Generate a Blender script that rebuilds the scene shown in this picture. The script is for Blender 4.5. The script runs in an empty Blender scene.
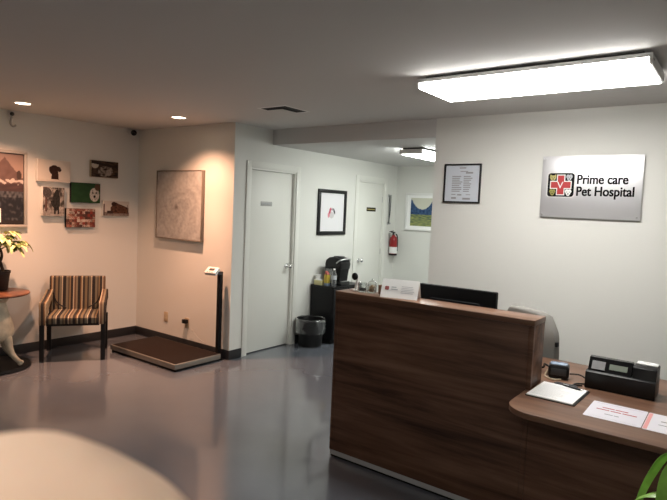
import bpy, bmesh, math, random
from mathutils import Vector, Matrix, noise
R = math.radians
PI = math.pi
scene = bpy.context.scene
COL = scene.collection
random.seed(7)

# ------------------------------------------------------------------ camera, world, exposure
cd = bpy.data.cameras.new('camera')
cam = bpy.data.objects.new('camera', cd)
COL.objects.link(cam)
cd.sensor_fit = 'HORIZONTAL'
cd.sensor_width = 36.0
cd.lens = 36.0 * 554.9 / 667.0
cd.clip_start = 0.01
cd.clip_end = 60
cd.dof.use_dof = True
cd.dof.focus_distance = 4.5
cd.dof.aperture_fstop = 14.0
_yaw, _pit, _rol = R(36.651), R(-4.176), R(2.461)
fw = Vector((-math.sin(_yaw) * math.cos(_pit), math.cos(_yaw) * math.cos(_pit), math.sin(_pit)))
rt = Vector((math.cos(_yaw), math.sin(_yaw), 0))
up = rt.cross(fw)
rt2 = rt * math.cos(_rol) + up * math.sin(_rol)
up2 = up * math.cos(_rol) - rt * math.sin(_rol)
cam.matrix_world = Matrix(((rt2.x, up2.x, -fw.x, 0), (rt2.y, up2.y, -fw.y, 0), (rt2.z, up2.z, -fw.z, 1.6296), (0, 0, 0, 1)))
scene.camera = cam

world = bpy.data.worlds.new('world')
scene.world = world
world.use_nodes = True
world.node_tree.nodes['Background'].inputs[0].default_value = (0.5, 0.52, 0.55, 1)
world.node_tree.nodes['Background'].inputs[1].default_value = 0.02

vs = scene.view_settings
scene.display_settings.display_device = 'sRGB'
vs.view_transform = 'Standard'
vs.look = 'None'
vs.gamma = 1.0
vs.use_curve_mapping = False
vs.exposure = 1.0

TUBE_LIGHT = 12.0
FILL_LIGHT = 7.5        # added unseen fixture behind the camera, brightens desk front and hand
HALL_LIGHT = 19.0        # diffuser of the hall light
SPOT_W = 68.0           # warm downlights
SPOT_COL = (1.0, 0.52, 0.32)

# ------------------------------------------------------------------ materials
def srgb(r, g, b):
    f = lambda c: (c / 255 / 12.92) if c / 255 <= 0.04045 else ((c / 255 + 0.055) / 1.055) ** 2.4
    return (f(r), f(g), f(b), 1)

def mat(name, col, rough=0.5, metal=0.0, spec=0.5, bump=0.0, bscale=60, var=0.0, vscale=8, coat=0.0, emit=None, estr=0, trans=0.0, sss=0.0):
    m = bpy.data.materials.new(name)
    m.use_nodes = True
    nt = m.node_tree
    b = nt.nodes['Principled BSDF']
    b.inputs['Base Color'].default_value = col
    b.inputs['Roughness'].default_value = rough
    b.inputs['Metallic'].default_value = metal
    b.inputs['Specular IOR Level'].default_value = spec
    b.inputs['Coat Weight'].default_value = coat
    b.inputs['Coat Roughness'].default_value = 0.06
    b.inputs['Transmission Weight'].default_value = trans
    if sss:
        b.inputs['Subsurface Weight'].default_value = sss
        b.inputs['Subsurface Radius'].default_value = (0.012, 0.004, 0.002)
        b.inputs['Subsurface Scale'].default_value = 0.6
    tc = nt.nodes.new('ShaderNodeTexCoord')
    if var:
        n = nt.nodes.new('ShaderNodeTexNoise')
        n.inputs['Scale'].default_value = vscale
        n.inputs['Detail'].default_value = 4
        nt.links.new(tc.outputs['Object'], n.inputs['Vector'])
        r = nt.nodes.new('ShaderNodeValToRGB')
        r.color_ramp.elements[0].position = 0.3
        r.color_ramp.elements[1].position = 0.7
        r.color_ramp.elements[0].color = tuple(c * (1 - var) for c in col[:3]) + (1,)
        r.color_ramp.elements[1].color = tuple(min(1, c * (1 + var)) for c in col[:3]) + (1,)
        nt.links.new(n.outputs['Fac'], r.inputs['Fac'])
        nt.links.new(r.outputs['Color'], b.inputs['Base Color'])
    if bump:
        n2 = nt.nodes.new('ShaderNodeTexNoise')
        n2.inputs['Scale'].default_value = bscale
        n2.inputs['Detail'].default_value = 3
        nt.links.new(tc.outputs['Object'], n2.inputs['Vector'])
        bp = nt.nodes.new('ShaderNodeBump')
        bp.inputs['Strength'].default_value = bump
        bp.inputs['Distance'].default_value = 0.004
        nt.links.new(n2.outputs['Fac'], bp.inputs['Height'])
        nt.links.new(bp.outputs['Normal'], b.inputs['Normal'])
    if emit:
        b.inputs['Emission Color'].default_value = emit
        b.inputs['Emission Strength'].default_value = estr
    return m

def wood(name, c0, c1, c2, scale=(0.65, 10, 10), rough=0.38):
    m = bpy.data.materials.new(name)
    m.use_nodes = True
    nt = m.node_tree
    b = nt.nodes['Principled BSDF']
    b.inputs['Roughness'].default_value = rough
    b.inputs['Specular IOR Level'].default_value = 0.3
    tc = nt.nodes.new('ShaderNodeTexCoord')
    mp = nt.nodes.new('ShaderNodeMapping')
    mp.inputs['Scale'].default_value = scale
    nt.links.new(tc.outputs['Object'], mp.inputs['Vector'])
    n = nt.nodes.new('ShaderNodeTexNoise')
    n.inputs['Scale'].default_value = 1.25
    n.inputs['Detail'].default_value = 7
    n.inputs['Roughness'].default_value = 0.62
    n.inputs['Distortion'].default_value = 0.35
    nt.links.new(mp.outputs['Vector'], n.inputs['Vector'])
    r = nt.nodes.new('ShaderNodeValToRGB')
    r.color_ramp.elements[0].position = 0.33
    r.color_ramp.elements[0].color = c0
    r.color_ramp.elements[1].position = 0.67
    r.color_ramp.elements[1].color = c2
    e = r.color_ramp.elements.new(0.5)
    e.color = c1
    nt.links.new(n.outputs['Fac'], r.inputs['Fac'])
    nt.links.new(r.outputs['Color'], b.inputs['Base Color'])
    return m

def striped(name, stops, period):
    m = bpy.data.materials.new(name)
    m.use_nodes = True
    nt = m.node_tree
    b = nt.nodes['Principled BSDF']
    b.inputs['Roughness'].default_value = 0.85
    tc = nt.nodes.new('ShaderNodeTexCoord')
    sp = nt.nodes.new('ShaderNodeSeparateXYZ')
    nt.links.new(tc.outputs['Object'], sp.inputs[0])
    a = nt.nodes.new('ShaderNodeMath'); a.operation = 'ADD'; a.inputs[1].default_value = 10 * period
    nt.links.new(sp.outputs['Y'], a.inputs[0])
    d = nt.nodes.new('ShaderNodeMath'); d.operation = 'DIVIDE'; d.inputs[1].default_value = period
    nt.links.new(a.outputs[0], d.inputs[0])
    f = nt.nodes.new('ShaderNodeMath'); f.operation = 'FRACT'
    nt.links.new(d.outputs[0], f.inputs[0])
    r = nt.nodes.new('ShaderNodeValToRGB')
    r.color_ramp.interpolation = 'CONSTANT'
    r.color_ramp.elements[0].position = 0
    r.color_ramp.elements[0].color = stops[0][1]
    r.color_ramp.elements[1].position = stops[1][0]
    r.color_ramp.elements[1].color = stops[1][1]
    for p, c in stops[2:]:
        e = r.color_ramp.elements.new(p)
        e.color = c
    nt.links.new(f.outputs[0], r.inputs['Fac'])
    nt.links.new(r.outputs['Color'], b.inputs['Base Color'])
    return m

def clear(name, tint, gloss=0.12, haze=0.0, hazecol=(0.8, 0.8, 0.8, 1)):
    """thin clear plastic or glass: transparent, a fresnel gloss and a little milky diffuse"""
    m = bpy.data.materials.new(name)
    m.use_nodes = True
    nt = m.node_tree
    nt.nodes.remove(nt.nodes['Principled BSDF'])
    out = nt.nodes['Material Output']
    t = nt.nodes.new('ShaderNodeBsdfTransparent'); t.inputs[0].default_value = tint
    g = nt.nodes.new('ShaderNodeBsdfGlossy'); g.inputs['Roughness'].default_value = 0.08
    lw = nt.nodes.new('ShaderNodeLayerWeight'); lw.inputs['Blend'].default_value = gloss
    mx = nt.nodes.new('ShaderNodeMixShader')
    df = nt.nodes.new('ShaderNodeBsdfDiffuse'); df.inputs[0].default_value = hazecol
    mh = nt.nodes.new('ShaderNodeMixShader'); mh.inputs[0].default_value = haze
    nt.links.new(t.outputs[0], mh.inputs[1]); nt.links.new(df.outputs[0], mh.inputs[2])
    nt.links.new(lw.outputs['Facing'], mx.inputs[0])
    nt.links.new(mh.outputs[0], mx.inputs[1]); nt.links.new(g.outputs[0], mx.inputs[2])
    nt.links.new(mx.outputs[0], out.inputs['Surface'])
    return m

def print_mat(name='printed_colour', rough=0.45):
    m = bpy.data.materials.new(name)
    m.use_nodes = True
    nt = m.node_tree
    b = nt.nodes['Principled BSDF']
    b.inputs['Roughness'].default_value = rough
    b.inputs['Specular IOR Level'].default_value = 0.15
    a = nt.nodes.new('ShaderNodeVertexColor')
    a.layer_name = 'ink'
    nt.links.new(a.outputs['Color'], b.inputs['Base Color'])
    return m

M = {}
M['wall'] = mat('wall_paint', (0.72, 0.72, 0.68, 1), 0.6, bump=0.12, bscale=140)
M['ceil'] = mat('ceiling_paint', (0.62, 0.615, 0.60, 1), 0.8, bump=0.15, bscale=90)
M['floor'] = mat('polished_floor', (0.118, 0.127, 0.148, 1), 0.17, var=0.10, vscale=1.3, spec=0.5, coat=0.35)
M['base'] = mat('black_rubber', (0.018, 0.018, 0.02, 1), 0.5)
M['door'] = mat('door_paint', (0.76, 0.76, 0.71, 1), 0.42)
M['white'] = mat('white_plastic', (0.8, 0.8, 0.78, 1), 0.4)
M['paper'] = mat('white_paper', (0.90, 0.90, 0.89, 1), 0.7)
M['black'] = mat('black_plastic', (0.007, 0.007, 0.0075, 1), 0.38, spec=0.35)
M['blackm'] = mat('matte_black', (0.006, 0.006, 0.0065, 1), 0.6, spec=0.25)
M['blackwood'] = mat('black_laminate', (0.006, 0.006, 0.007, 1), 0.45, spec=0.3)
M['chrome'] = mat('chrome', (0.75, 0.75, 0.75, 1), 0.18, 1.0)
M['steel'] = mat('brushed_steel', (0.55, 0.55, 0.55, 1), 0.38, 1.0)
M['alu'] = mat('aluminium_edge', (0.30, 0.28, 0.25, 1), 0.42, 0.7)
M['sign'] = mat('sign_panel', (0.74, 0.74, 0.76, 1), 0.36, 0.6)
M['wood'] = wood('walnut_laminate', (0.040, 0.018, 0.010, 1), (0.122, 0.060, 0.036, 1), (0.200, 0.108, 0.069, 1), rough=0.5)
M['woodlit'] = wood('walnut_lit', (0.11, 0.055, 0.034, 1), (0.165, 0.085, 0.052, 1), (0.21, 0.115, 0.070, 1), rough=0.36)  # same walnut for the tops, light from above painted into the colour
M['redwood'] = wood('table_top_wood', (0.085, 0.030, 0.016, 1), (0.15, 0.058, 0.030, 1), (0.22, 0.095, 0.05, 1), scale=(2, 12, 12))
M['cream'] = mat('cream_painted_wood', (0.52, 0.47, 0.36, 1), 0.6, var=0.18, vscale=18)
M['fabric'] = striped('striped_upholstery', [
    (0.0, (0.016, 0.012, 0.010, 1)), (0.09, (0.144, 0.076, 0.032, 1)), (0.13, (0.360, 0.288, 0.194, 1)), (0.17, (0.032, 0.024, 0.020, 1)),
    (0.25, (0.151, 0.112, 0.065, 1)), (0.33, (0.022, 0.017, 0.016, 1)), (0.38, (0.130, 0.115, 0.083, 1)), (0.46, (0.403, 0.331, 0.238, 1)),
    (0.49, (0.013, 0.009, 0.009, 1)), (0.60, (0.151, 0.126, 0.086, 1)), (0.67, (0.072, 0.054, 0.036, 1)), (0.72, (0.202, 0.137, 0.072, 1)), (0.76, (0.022, 0.017, 0.016, 1)),
    (0.84, (0.374, 0.302, 0.223, 1)), (0.88, (0.101, 0.058, 0.036, 1)), (0.94, (0.187, 0.151, 0.101, 1))], 0.285)
M['grey'] = mat('grey_upholstery', (0.27, 0.26, 0.24, 1), 0.85, bump=0.2, bscale=300)
M['darkgrey'] = mat('dark_grey_plastic', (0.05, 0.05, 0.055, 1), 0.45)
M['mat'] = mat('scale_rubber_mat', (0.013, 0.007, 0.005, 1), 0.65, spec=0.12, bump=0.3, bscale=220)
M['red'] = mat('extinguisher_red', (0.26, 0.010, 0.012, 1), 0.35)
M['redink'] = mat('red_ink', (0.44, 0.025, 0.028, 1), 0.5)
M['pink'] = mat('pink_ink', (0.80, 0.36, 0.34, 1), 0.5)
M['ink'] = mat('black_ink', (0.008, 0.008, 0.009, 1), 0.8, spec=0.1)
M['greyink'] = mat('grey_ink', (0.30, 0.30, 0.31, 1), 0.6)
M['gold'] = mat('gold_ink', (0.42, 0.36, 0.12, 1), 0.5)
M['olive'] = mat('olive_ink', (0.26, 0.24, 0.05, 1), 0.5)
M['silver'] = mat('silver_ink', (0.45, 0.47, 0.50, 1), 0.5)
M['certpaper'] = mat('certificate_paper', (0.62, 0.66, 0.72, 1), 0.35, coat=0.6)
M['plate'] = mat('grey_name_plate', (0.42, 0.42, 0.40, 1), 0.5)
M['yellow'] = mat('yellow_card', (0.65, 0.48, 0.06, 1), 0.5)
M['paleyel'] = mat('pale_yellow_card', (0.72, 0.68, 0.36, 1), 0.6)
M['tan'] = mat('tan_biscuit', (0.42, 0.25, 0.11, 1), 0.7, var=0.4, vscale=60)
M['brown'] = mat('brown_card', (0.20, 0.10, 0.055, 1), 0.6)
M['bluegrey'] = mat('blue_grey_plastic', (0.24, 0.31, 0.42, 1), 0.25)
M['lcd'] = mat('grey_green_display', (0.22, 0.25, 0.21, 1), 0.3)
M['leaf'] = mat('pale_leaf', (0.66, 0.66, 0.30, 1), 0.45, var=0.35, vscale=22)
M['leafd'] = mat('dark_leaf', (0.10, 0.16, 0.035, 1), 0.45, var=0.35, vscale=22)
M['leafg'] = mat('green_leaf', (0.30, 0.56, 0.10, 1), 0.35, var=0.3, vscale=14)
M['bark'] = mat('bark', (0.05, 0.03, 0.018, 1), 0.8, var=0.3, vscale=40)
M['soil'] = mat('soil', (0.02, 0.013, 0.009, 1), 0.95, bump=0.8, bscale=90)
M['pot'] = mat('dark_brown_pot', (0.022, 0.015, 0.012, 1), 0.5)
M['skin'] = mat('skin', (0.45, 0.315, 0.23, 1), 0.7, spec=0.2, sss=0.1, var=0.06, vscale=30)
M['nail'] = mat('nail', (0.70, 0.45, 0.36, 1), 0.3)
M['glass'] = clear('clear_glass', (0.93, 0.95, 0.94, 1), 0.25, 0.06)
M['plastic'] = clear('clear_plastic', (0.9, 0.93, 0.94, 1), 0.3, 0.10)
M['bag'] = clear('bin_liner', (0.50, 0.50, 0.50, 1), 0.35, 0.05, (0.55, 0.56, 0.58, 1))
M['tube'] = mat('lit_diffuser', (0.9, 0.9, 0.9, 1), 0.5, emit=(1.0, 0.975, 0.93, 1), estr=TUBE_LIGHT)
M['tube_fill'] = mat('lit_fill_diffuser', (0.9, 0.9, 0.9, 1), 0.5, emit=(1.0, 0.95, 0.88, 1), estr=FILL_LIGHT)  # diffuser of the added fixture behind the camera
M['hall'] = mat('lit_hall_diffuser', (0.9, 0.9, 0.9, 1), 0.5, emit=(0.96, 1.0, 0.95, 1), estr=HALL_LIGHT)
M['bulb'] = mat('lit_downlight', (0.9, 0.85, 0.8, 1), 0.5, emit=(1.0, 0.80, 0.58, 1), estr=7.0)
M['cork'] = mat('beige_plastic', (0.45, 0.36, 0.25, 1), 0.5)
M['jet'] = mat('jet_black', (0.004, 0.004, 0.0045, 1), 0.6, spec=0.15)
M['dullred'] = mat('dull_red_ink', (0.30, 0.075, 0.07, 1), 0.6)
M['faint'] = mat('faint_grey_ink', (0.66, 0.66, 0.67, 1), 0.6)
M['taupe'] = mat('taupe_frame', (0.20, 0.165, 0.13, 1), 0.5)
M['greige'] = mat('greige_frame', (0.42, 0.40, 0.375, 1), 0.5)
M['plinth'] = mat('silver_strip', (0.60, 0.60, 0.60, 1), 0.45, 0.5)
M['blackgloss'] = mat('gloss_black', (0.008, 0.008, 0.009, 1), 0.15)
M['print'] = print_mat()
M['printg'] = print_mat('printed_glossy', 0.25)

# ------------------------------------------------------------------ mesh helpers
class MB:
    def __init__(self):
        self.bm = bmesh.new()

    def _merge(self, b, Mx=None):
        if Mx is not None:
            bmesh.ops.transform(b, matrix=Mx, verts=b.verts)
        me = bpy.data.meshes.new('tmp')
        b.to_mesh(me)
        b.free()
        self.bm.from_mesh(me)
        bpy.data.meshes.remove(me)
        return self

    def box(self, x0, x1, y0, y1, z0, z1, bev=0.0, seg=2, Mx=None):
        b = bmesh.new()
        bmesh.ops.create_cube(b, size=1)
        bmesh.ops.scale(b, vec=(abs(x1 - x0), abs(y1 - y0), abs(z1 - z0)), verts=b.verts)
        bmesh.ops.translate(b, vec=((x0 + x1) / 2, (y0 + y1) / 2, (z0 + z1) / 2), verts=b.verts)
        if bev:
            bmesh.ops.bevel(b, geom=b.edges[:], offset=bev, segments=seg, profile=0.5, affect='EDGES')
        return self._merge(b, Mx)

    def prism(self, poly, h0, h1, axis='z', bev=0.0, seg=2, Mx=None):
        """poly in the plane across the axis: z -> (x,y), y -> (x,z), x -> (y,z)"""
        b = bmesh.new()
        def v(p, h):
            return {'z': (p[0], p[1], h), 'y': (p[0], h, p[1]), 'x': (h, p[0], p[1])}[axis]
        a = [b.verts.new(v(p, h0)) for p in poly]
        c = [b.verts.new(v(p, h1)) for p in poly]
        n = len(poly)
        b.faces.new(a)
        b.faces.new(c)
        for i in range(n):
            b.faces.new((a[i], a[(i + 1) % n], c[(i + 1) % n], c[i]))
        bmesh.ops.recalc_face_normals(b, faces=b.faces)
        if bev:
            es = [e for e in b.edges if (e.verts[0] in a) == (e.verts[1] in a)]
            bmesh.ops.bevel(b, geom=es, offset=bev, segments=seg, profile=0.5, affect='EDGES')
        return self._merge(b, Mx)

    def lathe(self, prof, seg=32, Mx=None, fn=None):
        b = bmesh.new()
        rings = []
        for r, z in prof:
            if r < 1e-6:
                rings.append([b.verts.new((0, 0, z))])
            else:
                rings.append([b.verts.new((r * math.cos(2 * PI * i / seg), r * math.sin(2 * PI * i / seg), z)) for i in range(seg)])
        for A, B in zip(rings[:-1], rings[1:]):
            for i in range(seg):
                j = (i + 1) % seg
                if len(A) == 1 and len(B) > 1: b.faces.new((A[0], B[i], B[j]))
                elif len(B) == 1 and len(A) > 1: b.faces.new((A[i], A[j], B[0]))
                elif len(A) > 1: b.faces.new((A[i], A[j], B[j], B[i]))
        if fn:
            for vv in b.verts: vv.co = fn(vv.co)
        bmesh.ops.recalc_face_normals(b, faces=b.faces)
        return self._merge(b, Mx)

    def cyl(self, p0, p1, r0, r1=None, seg=20):
        p0, p1 = Vector(p0), Vector(p1)
        r1 = r0 if r1 is None else r1
        d = p1 - p0
        q = d.to_track_quat('Z', 'Y').to_matrix().to_4x4()
        q.translation = p0
        L = d.length
        return self.lathe([(0, 0), (r0, 0), (r1, L), (0, L)], seg, q)

    def ball(self, c, rx, ry=None, rz=None, seg=20, Mx=None):
        ry = rx if ry is None else ry
        rz = rx if rz is None else rz
        b = bmesh.new()
        bmesh.ops.create_uvsphere(b, u_segments=seg, v_segments=max(8, seg // 2), radius=1)
        bmesh.ops.scale(b, vec=(rx, ry, rz), verts=b.verts)
        bmesh.ops.translate(b, vec=c, verts=b.verts)
        return self._merge(b, Mx)

    def tube(self, pts, r, seg=10, sub=6, Mx=None):
        P = [Vector(p) for p in pts]
        rs = r if isinstance(r, (list, tuple)) else [r] * len(P)
        out, rr = [], []
        if len(P) > 2 and sub > 1:
            for i in range(len(P) - 1):
                a, b_, c, d = P[max(i - 1, 0)], P[i], P[i + 1], P[min(i + 2, len(P) - 1)]
                for k in range(sub):
                    t = k / sub
                    out.append(0.5 * ((2 * b_) + (c - a) * t + (2 * a - 5 * b_ + 4 * c - d) * t * t + (3 * b_ - a - 3 * c + d) * t ** 3))
                    rr.append(rs[i] * (1 - t) + rs[i + 1] * t)
            out.append(P[-1]); rr.append(rs[-1])
        else:
            out, rr = P, list(rs)
        b = bmesh.new()
        rings = []
        prev = None
        for i, p in enumerate(out):
            t = (out[min(i + 1, len(out) - 1)] - out[max(i - 1, 0)]).normalized()
            n = (Vector((0, 0, 1)) if abs(t.z) < 0.9 else Vector((1, 0, 0))) if prev is None else prev
            n = (n - t * n.dot(t)).normalized()
            prev = n
            bt = t.cross(n)
            rings.append([b.verts.new(p + (n * math.cos(2 * PI * k / seg) + bt * math.sin(2 * PI * k / seg)) * rr[i]) for k in range(seg)])
        for A, B in zip(rings[:-1], rings[1:]):
            for i in range(seg):
                b.faces.new((A[i], A[(i + 1) % seg], B[(i + 1) % seg], B[i]))
        b.faces.new(rings[0]); b.faces.new(rings[-1])
        bmesh.ops.recalc_face_normals(b, faces=b.faces)
        return self._merge(b, Mx)

    def strip(self, pts, widths, side, thick=0.0015, fold=0.0, Mx=None):
        """a leaf blade along pts; side = sideways direction"""
        b = bmesh.new()
        side = Vector(side).normalized()
        n = len(pts)
        P = [Vector(p) for p in pts]
        rows = []
        for i, p in enumerate(P):
            t = (P[min(i + 1, n - 1)] - P[max(i - 1, 0)]).normalized()
            s = (side - t * side.dot(t)).normalized()
            nn = t.cross(s)
            w = widths[i] / 2
            rows.append([[b.verts.new(p + s * w * k + nn * (fold * abs(k) * w + o)) for k in (-1, -0.5, 0, 0.5, 1)] for o in (thick / 2, -thick / 2)])
        for A, B in zip(rows[:-1], rows[1:]):
            for l in (0, 1):
                for k in range(4):
                    b.faces.new((A[l][k], A[l][k + 1], B[l][k + 1], B[l][k]))
            for k in (0, 4):
                b.faces.new((A[0][k], B[0][k], B[1][k], A[1][k]))
        for E in (rows[0], rows[-1]):
            for k in range(4):
                b.faces.new((E[0][k], E[0][k + 1], E[1][k + 1], E[1][k]))
        bmesh.ops.recalc_face_normals(b, faces=b.faces)
        return self._merge(b, Mx)

    def build(self, name, m, parent=None, loc=None, rotz=0.0, smooth=40):
        me = bpy.data.meshes.new(name)
        self.bm.to_mesh(me)
        self.bm.free()
        me.materials.append(m)
        if smooth:
            me.polygons.foreach_set('use_smooth', [True] * len(me.polygons))
            me.set_sharp_from_angle(angle=R(smooth))
        o = bpy.data.objects.new(name, me)
        COL.objects.link(o)
        if parent is not None: o.parent = parent
        if loc is not None: o.location = loc
        o.rotation_euler.z = rotz
        return o

def tag(o, label, cat, group=None):
    o['label'] = label
    o['category'] = cat
    if group: o['group'] = group
    return o

def thing(name, label, cat, loc=(0, 0, 0), rotz=0.0, group=None, rot=None):
    o = bpy.data.objects.new(name, None)
    o.empty_display_size = 0.05
    COL.objects.link(o)
    o.location = loc
    o.rotation_euler = rot if rot else (0, 0, rotz)
    return tag(o, label, cat, group)

def struct(o):
    o['kind'] = 'structure'
    return o

def text(body, name, size, m, parent, loc, extrude=0.0008, rot=(PI / 2, 0, 0), xs=1.0, spacing=1.0, bold=0.0, heavy=0.0):
    cu = bpy.data.curves.new('t', 'FONT')
    cu.body = body
    cu.size = size
    cu.extrude = extrude
    cu.offset = bold
    cu.space_character = spacing
    t = bpy.data.objects.new('t', cu)
    COL.objects.link(t)
    dg = bpy.context.evaluated_depsgraph_get()
    me = bpy.data.meshes.new_from_object(t.evaluated_get(dg))
    if heavy:
        b = bmesh.new()
        for dx, dy in ((-heavy, -heavy * 0.5), (heavy, -heavy * 0.5), (-heavy, heavy * 0.5), (heavy, heavy * 0.5)):
            me2 = me.copy()
            me2.transform(Matrix.Translation((dx, dy, 0)))
            b.from_mesh(me2)
            bpy.data.meshes.remove(me2)
        b.to_mesh(me)
        b.free()
    bpy.data.objects.remove(t)
    bpy.data.curves.remove(cu)
    me.name = name
    me.materials.clear()
    me.materials.append(m)
    o = bpy.data.objects.new(name, me)
    COL.objects.link(o)
    o.parent = parent
    o.location = loc
    o.rotation_euler = rot
    o.scale = (xs, 1, 1)
    return o

def picture(name, w, h, fn, parent, y, cx=0.0, cz=0.0, n=90, m=None):
    """flat print facing local -y; fn(u,v) gives its ink colour, u to the right, v up"""
    nx = n
    ny = max(4, int(n * h / w))
    me = bpy.data.meshes.new(name)
    vs_, fs = [], []
    for j in range(ny + 1):
        for i in range(nx + 1):
            vs_.append((cx - w / 2 + w * i / nx, y, cz - h / 2 + h * j / ny))
    for j in range(ny):
        for i in range(nx):
            a = j * (nx + 1) + i
            fs.append((a, a + 1, a + nx + 2, a + nx + 1))
    me.from_pydata(vs_, [], fs)
    ca = me.color_attributes.new('ink', 'FLOAT_COLOR', 'POINT')
    k = 0
    for j in range(ny + 1):
        for i in range(nx + 1):
            c = fn(i / nx, j / ny)
            ca.data[k].color = (c[0], c[1], c[2], 1)
            k += 1
    me.materials.append(m or M['print'])
    o = bpy.data.objects.new(name, me)
    COL.objects.link(o)
    o.parent = parent
    return o

def rounded(x0, x1, y0, y1, r, k=6):
    out = []
    for cx, cy, a0 in ((x1 - r, y1 - r, 0), (x0 + r, y1 - r, 90), (x0 + r, y0 + r, 180), (x1 - r, y0 + r, 270)):
        for i in range(k + 1):
            a = R(a0 + 90 * i / k)
            out.append((cx + r * math.cos(a), cy + r * math.sin(a)))
    return out

def frame_bars(w, h, bw, y0, y1, bev=0.002):
    b = MB()
    b.box(-w / 2, w / 2, y0, y1, h / 2 - bw, h / 2, bev)
    b.box(-w / 2, w / 2, y0, y1, -h / 2, -h / 2 + bw, bev)
    b.box(-w / 2, -w / 2 + bw, y0, y1, -h / 2 + bw, h / 2 - bw, bev)
    b.box(w / 2 - bw, w / 2, y0, y1, -h / 2 + bw, h / 2 - bw, bev)
    return b

def mix(a, b, t):
    t = max(0.0, min(1.0, t))
    return tuple(x + (y - x) * t for x, y in zip(a, b))

def nz(x, y, z=0.0):
    return noise.noise(Vector((x, y, z))) * 0.5 + 0.5

def ell(u, v, cx, cy, rx, ry, rot=0.0):
    c, s = math.cos(rot), math.sin(rot)
    dx, dy = u - cx, v - cy
    x, y = dx * c + dy * s, -dx * s + dy * c
    return math.sqrt((x / rx) ** 2 + (y / ry) ** 2)

# ------------------------------------------------------------------ the room
XP, YA, XD, YH, YS, H, HH, XS = -5.946, 3.983, -4.279, 7.28, 4.546, 2.475, 2.312, -2.297
struct(MB().box(-6.07, 2.6, -2.7, 7.4, -0.1, 0.0).build('floor', M['floor']))
struct(MB().box(-6.07, 2.6, -2.7, YS, H, H + 0.12).build('ceiling', M['ceil']))
struct(MB().box(XD, XS, YS, YS + 0.12, HH, H + 0.12).box(XD, -1.4, YS + 0.12, YH, HH, H + 0.12).build('ceiling_hall', M['ceil']))
struct(MB().box(XP - 0.12, XP, -2.7, YA + 0.12, 0, H).build('wall_left', M['wall']))
struct(MB().box(XP, XD - 0.12, YA, YA + 0.12, 0, H).build('wall_alcove', M['wall']))
d1a, d1b, d2a, d2b, dh = 4.222, 4.962, 6.255, 6.92, 2.04
wb = MB()
wb.box(XD - 0.12, XD, YA, d1a, 0, H)
wb.box(XD - 0.12, XD, d1a, d1b, dh, H)
wb.box(XD - 0.12, XD, d1b, d2a, 0, H)
wb.box(XD - 0.12, XD, d2a, d2b, dh, H)
wb.box(XD - 0.12, XD, d2b, YH + 0.12, 0, H)
struct(wb.build('wall_hall_left', M['wall']))
struct(MB().box(XD, -1.28, YH, YH + 0.12, 0, HH).build('wall_hall_end', M['wall']))
struct(MB().box(-1.4, -1.28, YS + 0.12, YH, 0, HH).build('wall_hall_right', M['wall']))
struct(MB().box(XS, 2.6, YS, YS + 0.12, 0, H).build('wall_back', M['wall']))
struct(MB().box(2.48, 2.6, -2.58, YS, 0, H).build('wall_right', M['wall']))
struct(MB().box(XP, 2.6, -2.7, -2.58, 0, H).build('wall_front', M['wall']))

def baseboard(name, boxes):
    b = MB()
    for q in boxes: b.box(*q, bev=0.003)
    struct(b.build(name, M['base']))
BB = 0.1
baseboard('baseboard_left', [(XP, XP + 0.012, -2.58, YA, 0, BB)])
baseboard('baseboard_alcove', [(XP + 0.012, XD, YA - 0.012, YA, 0, BB)])
baseboard('baseboard_hall_left', [(XD, XD + 0.012, YA - 0.012, d1a - 0.07, 0, BB), (XD, XD + 0.012, d1b + 0.07, d2a - 0.07, 0, BB), (XD, XD + 0.012, d2b + 0.07, YH, 0, BB)])
baseboard('baseboard_hall_end', [(XD + 0.012, -1.4, YH - 0.012, YH, 0, BB)])
baseboard('baseboard_back', [(XS, 2.48, YS - 0.012, YS, 0, BB)])

def door(name, ya, yb, handle_y, plate, pm, letters):
    cas = 0.068
    b = MB()
    # casing round the opening and the jamb inside it
    b.box(XD, XD + 0.014, ya - cas, ya, 0, dh + cas, 0.003)
    b.box(XD, XD + 0.014, yb, yb + cas, 0, dh + cas, 0.003)
    b.box(XD, XD + 0.014, ya, yb, dh, dh + cas, 0.003)
    b.box(XD - 0.12, XD, ya, ya + 0.018, 0, dh)
    b.box(XD - 0.12, XD, yb - 0.018, yb, 0, dh)
    b.box(XD - 0.12, XD, ya + 0.018, yb - 0.018, dh - 0.018, dh)
    n = 'trim_1' if name == 'door_1' else 'trim_2'
    struct(b.build(n, M['door']))
    rec = 0.035 if name == 'door_1' else 0.012
    d = struct(MB().box(XD - rec - 0.04, XD - rec, ya + 0.021, yb - 0.021, 0.012, dh - 0.021, 0.002).build(name, M['door']))
    xf = XD - rec
    k = MB()
    k.cyl((xf, handle_y, 0.945), (xf + 0.008, handle_y, 0.945), 0.032)
    k.cyl((xf + 0.008, handle_y, 0.945), (xf + 0.045, handle_y, 0.945), 0.011)
    k.ball((xf + 0.058, handle_y, 0.945), 0.022, 0.028, 0.028)
    s = k.build('door_knob', M['chrome'], d)
    s['label'] = 'round chrome door knob'
    y0, y1, z0, z1 = plate
    p = MB().box(xf, xf + 0.004, y0, y1, z0, z1, 0.001).build('name_plate', pm, d)
    q = MB()
    y = y0 + 0.012
    rr = random.Random(3)
    while y < y1 - 0.03:
        w = rr.uniform(0.008, 0.016)
        q.box(xf + 0.004, xf + 0.005, y, y + w, (z0 + z1) / 2 - 0.008, (z0 + z1) / 2 + 0.008)
        y += w + 0.005
    q.build('lettering', letters, p)
    h = MB()
    for z in (0.25, 1.05, 1.8):
        yy = ya + 0.021 if handle_y > (ya + yb) / 2 else yb - 0.021
        h.cyl((xf + 0.004, yy, z - 0.04), (xf + 0.004, yy, z + 0.04), 0.005, seg=10)
    h.build('hinge', M['steel'], d)
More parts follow.
